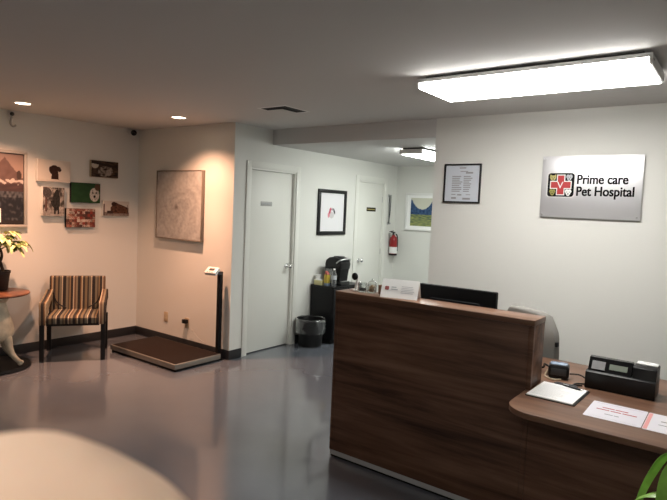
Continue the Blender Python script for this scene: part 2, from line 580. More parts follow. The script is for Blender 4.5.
door('door_1', d1a, d1b, 4.885, (4.42, 4.60, 1.635, 1.685), M['plate'], M['silver'])
door('door_2', d2a, d2b, 6.345, (6.50, 6.73, 1.625, 1.68), M['ink'], M['gold'])

# ------------------------------------------------------------------ ceiling fittings
def desk_light(label, x, y, lens):
    t = thing('ceiling_light', label, 'ceiling light', (x, y, H), 0, 'surface mounted fluorescent lights')
    MB().box(-0.60, 0.60, -0.20, 0.20, -0.018, 0, 0.002).build('mounting_plate', M['darkgrey'], t)
    b = MB()
    b.prism([(-0.225, -0.070), (-0.235, -0.05), (-0.235, -0.018), (0.235, -0.018), (0.235, -0.05), (0.225, -0.070)], -0.642, -0.628, 'x')
    b.prism([(-0.225, -0.070), (-0.235, -0.05), (-0.235, -0.018), (0.235, -0.018), (0.235, -0.05), (0.225, -0.070)], 0.628, 0.642, 'x')
    b.box(-0.628, 0.628, -0.235, -0.228, -0.040, -0.018)
    b.box(-0.628, 0.628, 0.228, 0.235, -0.040, -0.018)
    b.box(-0.628, 0.628, -0.228, 0.228, -0.024, -0.018)
    b.build('housing', M['white'], t)
    b = MB()
    b.prism([(-0.235, -0.0405), (-0.235, -0.052), (-0.224, -0.074), (0.224, -0.074), (0.235, -0.052), (0.235, -0.0405)], -0.628, 0.628, 'x')
    b.build('diffuser', lens, t)
    for sx in (-1, 1): MB().box(sx * 0.643 - 0.001, sx * 0.643 + 0.001, -0.20, -0.17, -0.045, -0.038).build('end_clip', M['greyink'], t)
desk_light('long white rectangular fluorescent ceiling light glowing above the reception desk', -1.08, 3.345, M['tube'])
desk_light('added fluorescent ceiling light behind the camera, out of view', -0.2, -0.5, M['tube_fill'])  # unseen fixture, added to light the desk front and the hand

t = thing('ceiling_light', 'smaller fluorescent ceiling light in the hallway behind the back wall', 'ceiling light', (-2.89, 5.78, HH), 0, 'surface mounted fluorescent lights')
MB().box(-0.115, 0.115, -0.58, 0.58, -0.018, 0, 0.002).build('mounting_plate', M['darkgrey'], t)
b = MB()
for y0 in (-0.62, 0.60):
    b.box(-0.135, 0.135, y0, y0 + 0.02, -0.07, -0.018, 0.003)
b.box(-0.135, 0.135, -0.60, 0.60, -0.026, -0.018)
b.build('housing', M['white'], t)
MB().prism([(-0.133, -0.027), (-0.133, -0.05), (-0.115, -0.072), (0.115, -0.072), (0.133, -0.05), (0.133, -0.027)], -0.60, 0.60, 'y').build('diffuser', M['hall'], t)

def downlight(x, y, label, aim):
    t = thing('recessed_downlight', label, 'downlight', (x, y, H), 0, 'warm recessed downlights')
    MB().lathe([(0.062, 0), (0.085, 0), (0.085, -0.004), (0.078, -0.007), (0.064, -0.004), (0.062, 0)], 40).build('trim_ring', M['white'], t)
    MB().lathe([(0, 0), (0.062, 0), (0.062, -0.002), (0.05, -0.004), (0, -0.005)], 32).build('lamp_face', M['bulb'], t)
    for watt, cone in ((SPOT_W, 128), (SPOT_W * 1.1, 70)):      # wide beam and the hot core of the same lamp
        ld = bpy.data.lights.new('downlight_lamp', 'SPOT')
        ld.energy = watt
        ld.color = SPOT_COL
        ld.spot_size = R(cone)
        ld.spot_blend = 1.0
        ld.shadow_soft_size = 0.03
        lo = bpy.data.objects.new('downlight_lamp', ld)
        COL.objects.link(lo)
        lo.location = (x, y, H - 0.03)
        lo.rotation_euler = Vector(aim).to_track_quat('-Z', 'Y').to_euler()
downlight(-5.39, 2.40, 'glowing recessed downlight over the round table and potted plant', (0.0, 0.0, -1))
downlight(-4.61, 3.53, 'glowing recessed downlight over the floor scale', (0.0, 0.0, -1))

t = thing('air_vent', 'square ceiling air vent with dark slots above the first door', 'vent', (-3.325, 3.655, H))
b = frame_bars(0.34, 0.34, 0.03, -0.008, 0)
o = b.build('frame', M['white'], t); o.rotation_euler.x = -PI / 2
MB().box(-0.14, 0.14, -0.14, 0.14, -0.001, 0).build('backing', M['blackm'], t)
b = MB()
b.box(-0.142, 0.062, -0.092, 0.142, -0.012, -0.010)
b.build('louvre', M['ceil'], t)

t = thing('security_camera', 'small black camera high up in the corner above the animal pictures', 'camera', (XP, 3.87, 2.44))
MB().cyl((0, 0, 0), (0.012, 0, 0), 0.028).build('mounting_base', M['white'], t)
MB().cyl((0.012, 0, 0), (0.05, 0, -0.01), 0.008).build('arm', M['darkgrey'], t)
b = MB(); b.ball((0.07, -0.005, -0.012), 0.034)
b.cyl((0.07, -0.005, -0.012), (0.108, -0.04, -0.03), 0.02)
b.build('camera_body', M['black'], t)

t = thing('wall_bracket', 'small white hooked bracket with a dark top below the left downlight', 'bracket', (XP, 2.53, 2.39))
MB().box(0, 0.008, -0.02, 0.02, -0.03, 0.05, 0.002).build('mounting_plate', M['white'], t)
MB().ball((0.035, 0, 0.045), 0.020).build('head', M['darkgrey'], t)
MB().tube([(0.03, 0, 0.02), (0.034, -0.012, -0.02), (0.034, -0.012, -0.055), (0.034, 0.012, -0.075), (0.034, 0.036, -0.06)], 0.010).build('hook', M['plate'], t)

# ------------------------------------------------------------------ reception desk
DX0, DX1, DY, DZ, CT = -2.112, -0.841, 2.885, 1.104, 0.741
t = thing('reception_desk', 'tall dark walnut reception desk with a raised ledge', 'reception desk', (DX0, DY, 0))
L = DX1 - DX0
MB().box(0.0265, L - 0.0265, 0.0015, 0.024, 0.048, DZ - 0.03, 0.001).build('front_panel', M['wood'], t)
MB().box(-0.002, L + 0.002, -0.002, 0.19, DZ - 0.03, DZ, 0.002).build('ledge', M['woodlit'], t)
MB().box(L - 0.026, L, 0, 0.0245, 0.048, DZ - 0.03, 0.0012).box(L - 0.026, L, 0.0235, 0.188, CT, DZ - 0.03, 0.0012).build('end_panel', M['wood'], t)
MB().box(0, 0.026, 0, 0.75, 0.048, CT - 0.0285, 0.0012).build('end_panel', M['wood'], t)
MB().box(0, 0.026, 0, 0.0245, CT - 0.0285, DZ - 0.03, 0.0012).box(0, 0.026, 0.0235, 0.188, CT, DZ - 0.03, 0.0012).build('end_panel', M['wood'], t)
MB().box(L + 0.0015, 2.70, 0, 0.024, 0.048, CT - 0.0285, 0.0015).build('counter_panel', M['wood'], t)
MB().box(2.674, 2.70, 0.0245, 0.75, 0.048, CT - 0.0285, 0.0015).build('end_panel', M['wood'], t)
b = MB()
b.box(0.004, 2.70, 0.003, 0.022, 0.016, 0.048)
o = b.build('plinth', M['plinth'], t); o['label'] = 'silver metal kick strip'
b = MB()
b.box(0.006, 2.69, 0.012, 0.74, 0, 0.016)
b.build('base_rail', M['blackm'], t)

xl, yf = -0.862, 2.525
poly = []
r = 0.13
for i in range(9):
    a = R(180 + 90 * i / 8)
    poly.append((xl + r + r * math.cos(a), yf + r + r * math.sin(a)))
poly += [(0.62, yf), (0.62, 3.645), (-2.10, 3.645), (-2.10, DY + 0.0255), (DX1 + 0.0005, DY + 0.0255), (DX1 + 0.0005, DY - 0.0005), (xl, DY - 0.0005)]
t = MB().prism(poly, CT - 0.028, CT, 'z', 0.002).build('counter_top', M['woodlit'])
tag(t, 'low walnut counter top with a rounded corner, carrying clipboard and black printer', 'counter')

# --- things on the ledge
zt = DZ
t = thing('tent_card', 'white folded card with small red logo standing on the desk ledge', 'card', (-1.690, 2.985, zt), R(14))
b = MB()
hh, dd, w2 = 0.110, 0.05, 0.117
b.prism([(-dd, 0), (-dd + 0.0016, 0), (0.0016, hh), (-0.0004, hh)], -w2, w2, 'x')
b.prism([(dd, 0), (dd - 0.0016, 0), (-0.0016 + 0.0016, hh - 0.001), (0.0016, hh)], -w2, w2, 'x')
b.build('folded_card', M['paper'], t)
tilt = Matrix.Translation((0, -dd - 0.0006, 0)) @ Matrix.Rotation(-math.atan2(dd, hh), 4, 'X')
b = MB(); b.prism(rounded(-0.094, -0.068, 0.050, 0.074, 0.006), -0.0008, 0.0004, 'y', Mx=tilt); b.build('logo_badge', M['dullred'], t)
b = MB()
for z, x0, x1 in ((0.070, -0.054, -0.022), (0.056, -0.054, -0.012)): b.box(x0, x1, -0.0008, 0.0004, z - 0.003, z + 0.003, Mx=tilt)
rr = random.Random(5)
for z in (0.078, 0.068, 0.058, 0.048, 0.038):
    b.box(0.01, 0.01 + rr.uniform(0.05, 0.085), -0.0006, 0.0004, z - 0.0012, z + 0.0012, Mx=tilt)
b.build('text_lines', M['silver'], t)

t = thing('desk_stand', 'little white stand with a round black head at the left end of the ledge', 'stand', (-2.045, 3.015, zt))
MB().box(-0.03, 0.03, -0.025, 0.025, 0, 0.007, 0.002).build('base', M['white'], t)
MB().tube([(0.002, 0, 0.006), (0.004, 0, 0.04), (0.012, 0, 0.075), (0.014, -0.004, 0.1)], [0.011, 0.009, 0.007, 0.006]).build('post', M['white'], t)
b = MB(); b.ball((-0.004, -0.012, 0.092), 0.023, 0.016, 0.025)
b.build('head', M['black'], t)

def jar(name, label, loc, rad, h, fill, fm, lid):
    t = thing(name, label, 'jar', loc)
    MB().lathe([(0, 0.001), (rad * 0.94, 0.001), (rad, 0.006), (rad, h), (rad * 0.9, h + 0.004), (rad * 0.86, h + 0.002), (rad * 0.93, h - 0.004), (rad * 0.93, 0.008), (0, 0.006)], 28).build('glass_body', M['glass'], t)
    b = MB()
    rr = random.Random(11)
    for i in range(22):
        a, q = rr.uniform(0, 2 * PI), rr.uniform(0, rad * 0.62)
        b.ball((q * math.cos(a), q * math.sin(a), 0.012 + fill * i / 22), 0.009, 0.007, 0.006, 10)
    b.build('contents', fm, t)
    if lid:
        MB().lathe([(rad * 0.98, h + 0.004), (rad * 0.95, h + 0.012), (rad * 0.5, h + 0.022), (0.004, h + 0.026), (0.006, h + 0.034), (0, h + 0.038)], 28).build('lid', M['glass'], t)
jar('treat_jar', 'lidded clear glass jar with tan treats on the desk ledge', (-1.910, 3.0, zt), 0.031, 0.055, 0.036, M['tan'], True)
jar('glass_dish', 'low open glass dish with dark contents beside the white stand', (-1.976, 2.985, zt), 0.032, 0.058, 0.012, M['blackm'], False)
t = thing('small_box', 'small brown box between glass jar and white tent card', 'box', (-1.842, 3.028, zt), R(10))
MB().box(-0.026, 0.026, -0.02, 0.02, 0, 0.05, 0.002).build('box_body', M['brown'], t)
MB().box(-0.027, 0.027, -0.021, 0.021, 0.05, 0.056, 0.002).build('lid', M['brown'], t)

t = thing('computer_monitor', 'black computer monitor seen from behind over the desk ledge', 'monitor', (-1.425, 3.23, CT))
MB().prism(rounded(-0.258, 0.258, 0.10, 0.436, 0.008), -0.03, 0.012, 'y', 0.004).build('screen_housing', M['jet'], t)
b = MB(); b.prism(rounded(-0.17, 0.17, 0.13, 0.36, 0.02), -0.055, -0.03, 'y', 0.01); b.build('rear_cover', M['jet'], t)
MB().box(-0.249, 0.249, 0.012, 0.0135, 0.112, 0.428).build('screen', M['blackgloss'], t)
MB().box(-0.035, 0.035, -0.075, -0.05, 0.012, 0.24, 0.005).build('stand_neck', M['black'], t)
MB().prism(rounded(-0.12, 0.12, -0.13, 0.06, 0.03), 0, 0.012, 'z', 0.003).build('stand_foot', M['black'], t)

# --- staff chair
t = thing('office_chair', 'grey upholstered office chair behind the reception desk', 'chair', (-1.115, 3.98, 0), R(-18))
b = bmesh.new()
rows = 12; cols = 16
front, back = [], []
for j in range(rows + 1):
    v = j / rows
    fr, bk = [], []
    for i in range(cols + 1):
        u = i / cols * 2 - 1
        wdt = 0.21 * (1 - 0.25 * max(0, v - 0.72) / 0.28)
        zz = 0.50 + 0.53 * v - 0.05 * abs(u) ** 3 * (v ** 3)
        x = u * wdt
        y = -0.23 + 0.10 * u * u - 0.04 * v
        fr.append(b.verts.new((x, y + 0.07, zz)))
        bk.append(b.verts.new((x, y - 0.0, zz)))
    front.append(fr); back.append(bk)
for j in range(rows):
    for i in range(cols):
        b.faces.new((front[j][i], front[j][i + 1], front[j + 1][i + 1], front[j + 1][i]))
        b.faces.new((back[j][i], back[j + 1][i], back[j + 1][i + 1], back[j][i + 1]))
for j in range(rows):
    for i in (0, cols):
        b.faces.new((front[j][i], front[j + 1][i], back[j + 1][i], back[j][i]))
for i in range(cols):
    for j in (0, rows):
        b.faces.new((front[j][i], front[j][i + 1], back[j][i + 1], back[j][i]))
bmesh.ops.recalc_face_normals(b, faces=b.faces)
q = MB(); q._merge(b)
o = q.build('backrest', M['grey'], t)
md = o.modifiers.new('round', 'BEVEL'); md.width = 0.018; md.segments = 3; md.limit_method = 'ANGLE'; md.angle_limit = R(50)
MB().prism(rounded(-0.24, 0.24, -0.16, 0.28, 0.08), 0.43, 0.51, 'z', 0.025, 3).build('seat', M['grey'], t)
MB().tube([(0, 0.0, 0.41), (0, -0.20, 0.40), (0, -0.26, 0.46), (0, -0.255, 0.62)], 0.022).build('back_support', M['black'], t)
b = MB(); b.box(0.205, 0.224, -0.15, -0.12, 0.79, 0.82, 0.004); b.build('adjusting_knob', M['black'], t)
b = MB(); b.cyl((0, 0.05, 0.08), (0, 0.05, 0.43), 0.028); b.cyl((0, 0.05, 0.41), (0, 0.05, 0.435), 0.11); b.build('gas_column', M['black'], t)
for k in range(5):
    a = 2 * PI * k / 5 + 0.3
    e = (0.25 * math.cos(a), 0.05 + 0.25 * math.sin(a))
    q = MB().tube([(0.02 * math.cos(a), 0.05 + 0.02 * math.sin(a), 0.105), (e[0] * 0.6, 0.02 + e[1] * 0.6, 0.095), (e[0], e[1], 0.075)], [0.024, 0.02, 0.014]).build('foot', M['black'], t)
    b = MB()
    for s in (-1, 1):
        c = Vector((e[0] - s * 0.014 * math.sin(a), e[1] + s * 0.014 * math.cos(a), 0.028))
        dv = Vector((-math.sin(a), math.cos(a), 0)) * 0.009
        b.cyl(c - dv, c + dv, 0.028)
    b.cyl((e[0], e[1], 0.03), (e[0], e[1], 0.075), 0.007)
    b.build('castor', M['black'], q)

# --- things on the counter
zc = CT
t = thing('receipt_printer', 'long black desktop machine with a small grey display on the counter', 'printer', (-0.474, 3.158, zc), R(0.5))
b = MB()
b.prism([(0.0, 0.0), (-0.004, 0.012), (-0.004, 0.088), (0.004, 0.094), (0.16, 0.094), (0.168, 0.085), (0.168, 0.0)], -0.164, 0.164, 'x', 0.003)
b.build('body', M['black'], t)
b = MB()
b.prism([(0.012, 0.0945), (0.050, 0.160), (0.075, 0.163), (0.150, 0.120), (0.150, 0.0945)], -0.156, 0.052, 'x', 0.003)
b.build('display_hood', M['blackgloss'], t)
ax = math.atan2(0.0655, 0.038)
Mx = Matrix.Translation((0, 0.0115, 0.0945)) @ Matrix.Rotation(ax, 4, 'X')
MB().box(-0.055, 0.030, 0.020, 0.050, -0.0005, 0.0012, Mx=Mx).build('display', M['lcd'], t)
o = MB().box(-0.140, -0.075, 0.010, 0.056, -0.0005, 0.0012, Mx=Mx).build('window_glare', mat('window_reflection', (0.55, 0.55, 0.56, 1), 0.2, 0.5), t)  # pale patch painted as the bright reflection on the hood
b = MB()
b.prism([(0.008, 0.0945), (0.018, 0.148), (0.028, 0.154), (0.150, 0.150), (0.158, 0.150), (0.158, 0.0945)], 0.056, 0.164, 'x', 0.003)
b.build('paper_cover', M['black'], t)
MB().box(0.062, 0.158, 0.085, 0.148, 0.152, 0.159, 0.001).build('paper_roll_lid', M['white'], t)

t = thing('desk_device', 'small black box with blue-grey top and cables beside the desk end', 'device', (-0.792, 3.235, zc), R(12))
MB().prism(rounded(-0.055, 0.055, 0.004, 0.078, 0.018), -0.04, 0.045, 'y', 0.006).build('casing', M['black'], t)
MB().prism(rounded(-0.045, 0.045, -0.03, 0.034, 0.012), 0.077, 0.082, 'z', 0.002).build('top_cover', M['bluegrey'], t)
MB().box(-0.04, 0.04, -0.042, -0.040, 0.022, 0.06, 0.0008).build('front_plate', M['darkgrey'], t)
MB().box(-0.05, 0.05, -0.035, 0.04, 0, 0.005).build('rubber_foot', M['blackm'], t)
t = MB().tube([(-0.736, 3.245, zc + 0.03), (-0.680, 3.26, zc + 0.03), (-0.625, 3.235, zc + 0.004), (-0.645, 3.20, zc + 0.004), (-0.68, 3.175, zc + 0.004), (-0.69, 3.13, zc + 0.004), (-0.648, 3.155, zc + 0.004)], 0.004, 8).build('cable', M['black'])
tag(t, 'black looping cable between small black box and long black printer', 'cable')
t = MB().tube([(-0.765, 3.182, zc + 0.006), (-0.79, 3.160, zc + 0.005), (-0.81, 3.16, zc + 0.005), (-0.852, 3.19, zc + 0.006), (-0.862, 3.26, zc + 0.02), (-0.875, 3.33, zc + 0.005)], 0.0045, 8).build('cable', M['cork'])
tag(t, 'beige cable lying in front of the small black box', 'cable')
t = MB().tube([(-0.848, 3.245, zc + 0.05), (-0.870, 3.255, zc + 0.055), (-0.885, 3.28, zc + 0.05), (-0.90, 3.32, zc + 0.02), (-0.95, 3.33, zc + 0.004)], 0.006, 8).build('cable', M['black'])
tag(t, 'thick black cable running behind the end of the desk', 'cable')

t = thing('clipboard', 'black clipboard lying on the counter under white papers', 'clipboard', (-0.714, 2.93, zc), R(-1.5))
MB().prism(rounded(-0.119, 0.119, -0.148, 0.152, 0.01), 0, 0.004, 'z', 0.001).build('board', M['black'], t)
b = MB(); b.box(-0.06, 0.06, 0.135, 0.150, 0.0105, 0.016, 0.002); b.cyl((-0.05, 0.145, 0.016), (0.05, 0.145, 0.016), 0.005); b.box(-0.06, 0.06, 0.146, 0.150, 0.004, 0.014)
b.build('clip', M['darkgrey'], t)
t = thing('paper_sheet', 'stack of white forms clipped to the black clipboard', 'paper', (-0.718, 2.925, zc + 0.0042), R(-1.5))
MB().box(-0.109, 0.112, -0.138, 0.142, 0, 0.005).build('sheet', M['paper'], t)
b = MB()
rr = random.Random(2)
for i in range(13):
    y = 0.10 - i * 0.017
    b.box(-0.09, -0.09 + rr.uniform(0.09, 0.17), y, y + 0.0012, 0.005, 0.0053)
b.build('text_lines', M['silver'], t)
t = thing('pen', 'black pen lying across the top of the clipboard papers', 'pen', (-0.672, 3.045, zc + 0.0148), R(-14))
MB().cyl((-0.05, 0, 0), (0.045, 0, 0), 0.0048, seg=12).build('barrel', M['black'], t)
MB().cyl((0.045, 0, 0), (0.062, 0, 0), 0.0045, 0.001, 12).build('tip', M['chrome'], t)
MB().box(-0.05, -0.02, -0.0012, 0.0012, 0.004, 0.007).build('pocket_clip', M['chrome'], t)

def notice(x, y, label, rz):
    t = thing('laminated_notice', label, 'notice', (x, y, zc), rz, 'laminated notices on the counter')
    MB().prism(rounded(-0.118, 0.118, -0.128, 0.128, 0.008), 0, 0.0012, 'z').build('sheet', mat('laminate', (0.76, 0.74, 0.80, 1), 0.3), t)
    return t
t = notice(-0.427, 2.825, 'laminated notice with a red headline next to the clipboard', R(0.5))
b = MB()
rr = random.Random(8)
for x0, x1, y in ((-0.065, -0.012, 0.045), (-0.008, 0.045, 0.045), (-0.085, -0.03, 0.012), (-0.024, 0.02, 0.012), (0.026, 0.085, 0.012)):
    b.box(x0, x1, y - 0.005, y + 0.005, 0.0012, 0.0015)
b.build('headline', M['redink'], t)
b = MB(); b.box(-0.04, -0.005, -0.052, -0.044, 0.0012, 0.0015); b.box(0.0, 0.02, -0.052, -0.044, 0.0012, 0.0015); b.build('text_lines', M['greyink'], t)
for y in (-0.105, 0.105): MB().box(-0.10, 0.10, y, y + 0.0015, 0.0012, 0.0014).build('border', M['silver'], t)
t = notice(-0.187, 2.825, 'laminated notice with a pink edge strip, second from the clipboard', R(0.5))
MB().box(-0.116, -0.100, -0.12, 0.12, 0.0012, 0.0014).build('edge_strip', M['pink'], t)
b = MB(); b.box(-0.06, 0.0, 0.02, 0.032, 0.0012, 0.0015); b.box(-0.065, -0.02, -0.03, -0.022, 0.0012, 0.0015); b.box(-0.01, 0.08, -0.03, -0.022, 0.0012, 0.0015); b.build('text_lines', M['greyink'], t)

# ------------------------------------------------------------------ back wall: sign and certificate
sx0, sx1, sz0, sz1 = -1.341, -0.632, 1.642, 2.118
cx, cz = (sx0 + sx1) / 2, (sz0 + sz1) / 2
t = thing('wall_sign', 'brushed metal sign with pet hospital name on the back wall', 'sign', (cx, YS, cz))
w, h = sx1 - sx0, sz1 - sz0
MB().box(-w / 2, w / 2, -0.022, -0.019, -h / 2, h / 2, 0.0008).build('panel', M['sign'], t)
for ax_ in (-1, 1):
    for az in (-1, 1):
        MB().cyl((ax_ * (w / 2 - 0.02), 0, az * (h / 2 - 0.02)), (ax_ * (w / 2 - 0.02), -0.026, az * (h / 2 - 0.02)), 0.007).build('standoff', M['steel'], t)
lx, lz = -1.194 - cx, 1.895 - cz
yb = -0.0222
b = MB(); b.prism(rounded(lx - 0.105, lx + 0.105, lz - 0.098, lz + 0.098, 0.026), yb - 0.001, yb, 'y'); b.build('badge_border', M['white'], t)
b = MB(); b.prism(rounded(lx - 0.098, lx + 0.098, lz - 0.091, lz + 0.091, 0.022), yb - 0.002, yb - 0.001, 'y'); bd = b.build('badge', M['ink'], t)
def plus(a, wv): return [(lx - wv, lz - a), (lx + wv, lz - a), (lx + wv, lz - wv), (lx + a, lz - wv), (lx + a, lz + wv), (lx + wv, lz + wv), (lx + wv, lz + a), (lx - wv, lz + a), (lx - wv, lz + wv), (lx - a, lz + wv), (lx - a, lz - wv), (lx - wv, lz - wv)]
b = MB(); b.prism(plus(0.080, 0.031), yb - 0.003, yb - 0.002, 'y'); b.build('cross_outline', M['white'], bd)
b = MB(); b.prism(plus(0.073, 0.024), yb - 0.004, yb - 0.003, 'y'); b.build('cross', M['redink'], bd)
text('V', 'letter', 0.075, M['white'], bd, (lx - 0.026, yb - 0.0045, lz - 0.027))
def head(x, z, s, m, dogear, nm):
    b = MB()
    pts = []
    if dogear:   # dog head with hanging ears
        pts = [(-1, .2), (-.8, .9), (-.35, 1), (0, .85), (.35, 1), (.8, .9), (1, .2), (.75, -.1), (.6, -.5), (.3, -1), (-.3, -1), (-.6, -.5), (-.75, -.1)]
    else:        # cat head with pointed ears
        pts = [(-.9, 1.1), (-.4, .7), (.4, .7), (.9, 1.1), (1, .2), (.8, -.5), (.35, -.95), (-.35, -.95), (-.8, -.5), (-1, .2)]
    b.prism([(x + p[0] * s, z + p[1] * s) for p in pts], yb - 0.003, yb - 0.002, 'y')
    o = b.build(nm, m, bd)
    e = MB()
    for sx in (-.38, .38): e.cyl((x + sx * s, yb - 0.003, z + .15 * s), (x + sx * s, yb - 0.0034, z + .15 * s), .13 * s, seg=10)
    e.cyl((x, yb - 0.003, z - .45 * s), (x, yb - 0.0034, z - .45 * s), .2 * s, seg=10)
    e.build('face', M['ink'], o)
head(lx - 0.060, lz + 0.056, 0.024, M['gold'], False, 'cat_head')
head(lx + 0.060, lz + 0.056, 0.024, M['silver'], True, 'dog_head')
head(lx - 0.060, lz - 0.058, 0.024, M['olive'], True, 'dog_head')
head(lx + 0.058, lz - 0.058, 0.025, M['white'], True, 'dog_head')
text('Prime care', 'lettering', 0.0985, M['ink'], t, (-1.080 - cx, yb - 0.0005, 1.905 - cz), bold=0.0008, heavy=0.0022, xs=0.822)
text('Pet Hospital', 'lettering', 0.0985, M['ink'], t, (-1.080 - cx, yb - 0.0005, 1.815 - cz), bold=0.0008, heavy=0.0022, xs=0.822)

kx0, kx1, kz0, kz1 = -2.188, -1.849, 1.734, 2.071
t = thing('certificate', 'black framed certificate hanging on the back wall left of the sign', 'certificate', ((kx0 + kx1) / 2, YS, (kz0 + kz1) / 2))
w, h = kx1 - kx0, kz1 - kz0
frame_bars(w, h, 0.013, -0.02, 0).build('frame', M['black'], t)
MB().box(-w / 2 + 0.013, w / 2 - 0.013, -0.008, 0, -h / 2 + 0.013, h / 2 - 0.013).build('document', M['certpaper'], t)
b = MB()
rr = random.Random(9)
b.box(-0.03, 0.03, -0.0088, -0.008, 0.128, 0.138)
b.box(-0.02, 0.05, -0.0088, -0.008, 0.10, 0.106); b.box(0.03, 0.095, -0.0088, -0.008, 0.084, 0.098)
z = 0.06
while z > -0.075:
    b.box(-0.095, -0.095 + rr.uniform(0.07, 0.10), -0.0088, -0.008, z - 0.004, z + 0.004)
    b.box(0.012, 0.012 + rr.uniform(0.05, 0.085), -0.0088, -0.008, z - 0.004, z + 0.004)
    z -= 0.016
b.box(-0.095, -0.055, -0.0088, -0.008, -0.10, -0.093); b.box(-0.04, 0.0, -0.0088, -0.008, -0.105, -0.093); b.box(0.04, 0.08, -0.0088, -0.008, -0.10, -0.094)
b.box(0.01, 0.08, -0.0088, -0.008, -0.140, -0.124); b.box(-0.095, -0.05, -0.0088, -0.008, -0.135, -0.120)
b.build('text_lines', M['greyink'], t)

# ------------------------------------------------------------------ pictures
def fit_cat(u, v): pass
# large poster on the left wall
def poster(u, v):
    c = mix((0.40, 0.28, 0.23), (0.27, 0.19, 0.165), (v - 0.6) * 2.5)
    ridge = 0.64 + 0.28 * max(0, 1 - abs(u - 0.70) / 0.27) + 0.05 * nz(u * 9, 1)
    if v < ridge: c = mix((0.11, 0.068, 0.062), (0.17, 0.11, 0.098), nz(u * 14, v * 14))
    if ell(u, v, 0.93, 0.70, 0.04, 0.07) < 1: c = (0.065, 0.045, 0.04)
    blossom = nz(u * 15, v * 26, 3) + 0.55 * math.exp(-((v - 0.61) / 0.045) ** 2)
    if v < 0.58: c = mix((0.045, 0.034, 0.036), (0.105, 0.062, 0.06), nz(u * 5, v * 30, 4))
    if 0.52 < v < 0.70 and blossom > 0.93: c = mix((0.46, 0.38, 0.34), (0.60, 0.53, 0.49), nz(u * 30, v * 30))
    if v < 0.47:
        k = nz(u * 26, v * 20, 7)
        c = mix((0.024, 0.025, 0.030), (0.13, 0.132, 0.145), (k - 0.40) * 1.8 + (0.35 if v > 0.38 else -0.28))
    if v < 0.05: c = (0.03, 0.025, 0.025)
    return c
y0, y1, z0, z1 = 2.02, 2.680, 1.311, 2.078
t = thing('framed_poster', 'large white framed mountain poster at the left edge of the room', 'picture', (XP, (y0 + y1) / 2, (z0 + z1) / 2), PI / 2)
w, h = y1 - y0, z1 - z0
frame_bars(w, h, 0.028, -0.03, 0).build('frame', M['greige'], t)
MB().box(-w / 2 + 0.028, w / 2 - 0.028, -0.012, 0, -h / 2 + 0.028, h / 2 - 0.028).build('backing_board', M['blackm'], t)
picture('printed_image', w - 0.066, h - 0.066, poster, t, -0.0125, n=90)
o = MB().box(0.02, 0.085, -0.016, -0.0127, -h / 2 + 0.05, -h / 2 + 0.19).build('caption_card', M['paper'], t)

def canvas(label, ya_, yb_, za, zb, fn, side, depth=0.035, n=90):
    w, h = yb_ - ya_, zb - za
    t = thing('canvas_print', label, 'picture', (XP, (ya_ + yb_) / 2, (za + zb) / 2), PI / 2, 'canvas animal prints on the left wall')
    MB().box(-w / 2, w / 2, -depth, 0, -h / 2, h / 2, 0.002).build('canvas', side, t)
    picture('printed_image', w - 0.004, h - 0.004, fn, t, -depth - 0.0005, n=n)

WHT = (0.66, 0.60, 0.53)
def dog_white(u, v):
    c = WHT
    cx_, cy = 0.52, 0.40
    d = min(ell(u, v, 0.50, 0.60, 0.13, 0.17), ell(u, v, 0.60, 0.62, 0.10, 0.10, -0.45), ell(u, v, 0.665, 0.55, 0.055, 0.075, -0.3), ell(u, v, 0.41, 0.52, 0.07, 0.18, 0.15))
    body = 0.12 < v < 0.5 and abs(u - 0.52) < 0.10 + 0.05 * (0.42 - v)
    if d < 1 or (body and v > 0.12): c = mix((0.014, 0.007, 0.006), (0.055, 0.026, 0.018), nz(u * 20, v * 20))
    if v < 0.10: c = (0.62, 0.55, 0.48)
    return c
canvas('white canvas with a dark brown dog head', 2.772, 3.120, 1.793, 2.022, dog_white, M['white'], 0.045)
def bear(u, v):
    c = mix((0.016, 0.012, 0.010), (0.11, 0.065, 0.042), nz(u * 6, v * 10) * 1.6 - 0.4)
    if u < 0.3 and ell(u, v, 0.13, 0.72, 0.13, 0.20) < 1: c = (0.50, 0.45, 0.38)
    if ell(u, v, 0.52, 0.38, 0.27, 0.36, -0.3) < 1: c = mix((0.05, 0.035, 0.028), (0.30, 0.25, 0.21), nz(u * 12, v * 9, 2) * 2.2 - 0.6)
    if ell(u, v, 0.64, 0.30, 0.10, 0.2) < 1: c = mix((0.16, 0.13, 0.11), (0.42, 0.37, 0.33), nz(u * 22, v * 16))
    if ell(u, v, 0.50, 0.47, 0.035, 0.05) < 1: c = (0.01, 0.01, 0.01)
    if v > 0.82 - 0.25 * u and v < 0.95 - 0.2 * u: c = (0.03, 0.02, 0.018)
    return c
canvas('canvas of a grey-brown animal face, highest of the animal pictures', 3.360, 3.692, 1.880, 2.066, bear, M['cork'])
def green(u, v):
    c = mix((0.012, 0.045, 0.016), (0.022, 0.075, 0.026), nz(u * 5, v * 5))
    if ell(u, v, 0.80, 0.42, 0.17, 0.36) < 1: c = mix((0.30, 0.28, 0.25), (0.68, 0.65, 0.60), nz(u * 20, v * 12, 1) * 1.4 - 0.2)
    if ell(u, v, 0.90, 0.82, 0.10, 0.18) < 1: c = (0.09, 0.05, 0.03)
    for ex in (0.74, 0.86):
        if ell(u, v, ex, 0.52, 0.022, 0.05) < 1: c = (0.01, 0.01, 0.01)
    if ell(u, v, 0.80, 0.33, 0.04, 0.07) < 1: c = (0.012, 0.012, 0.012)
    return c
canvas('green canvas with a white dog face on its right side', 3.134, 3.472, 1.585, 1.804, green, M['blackm'])
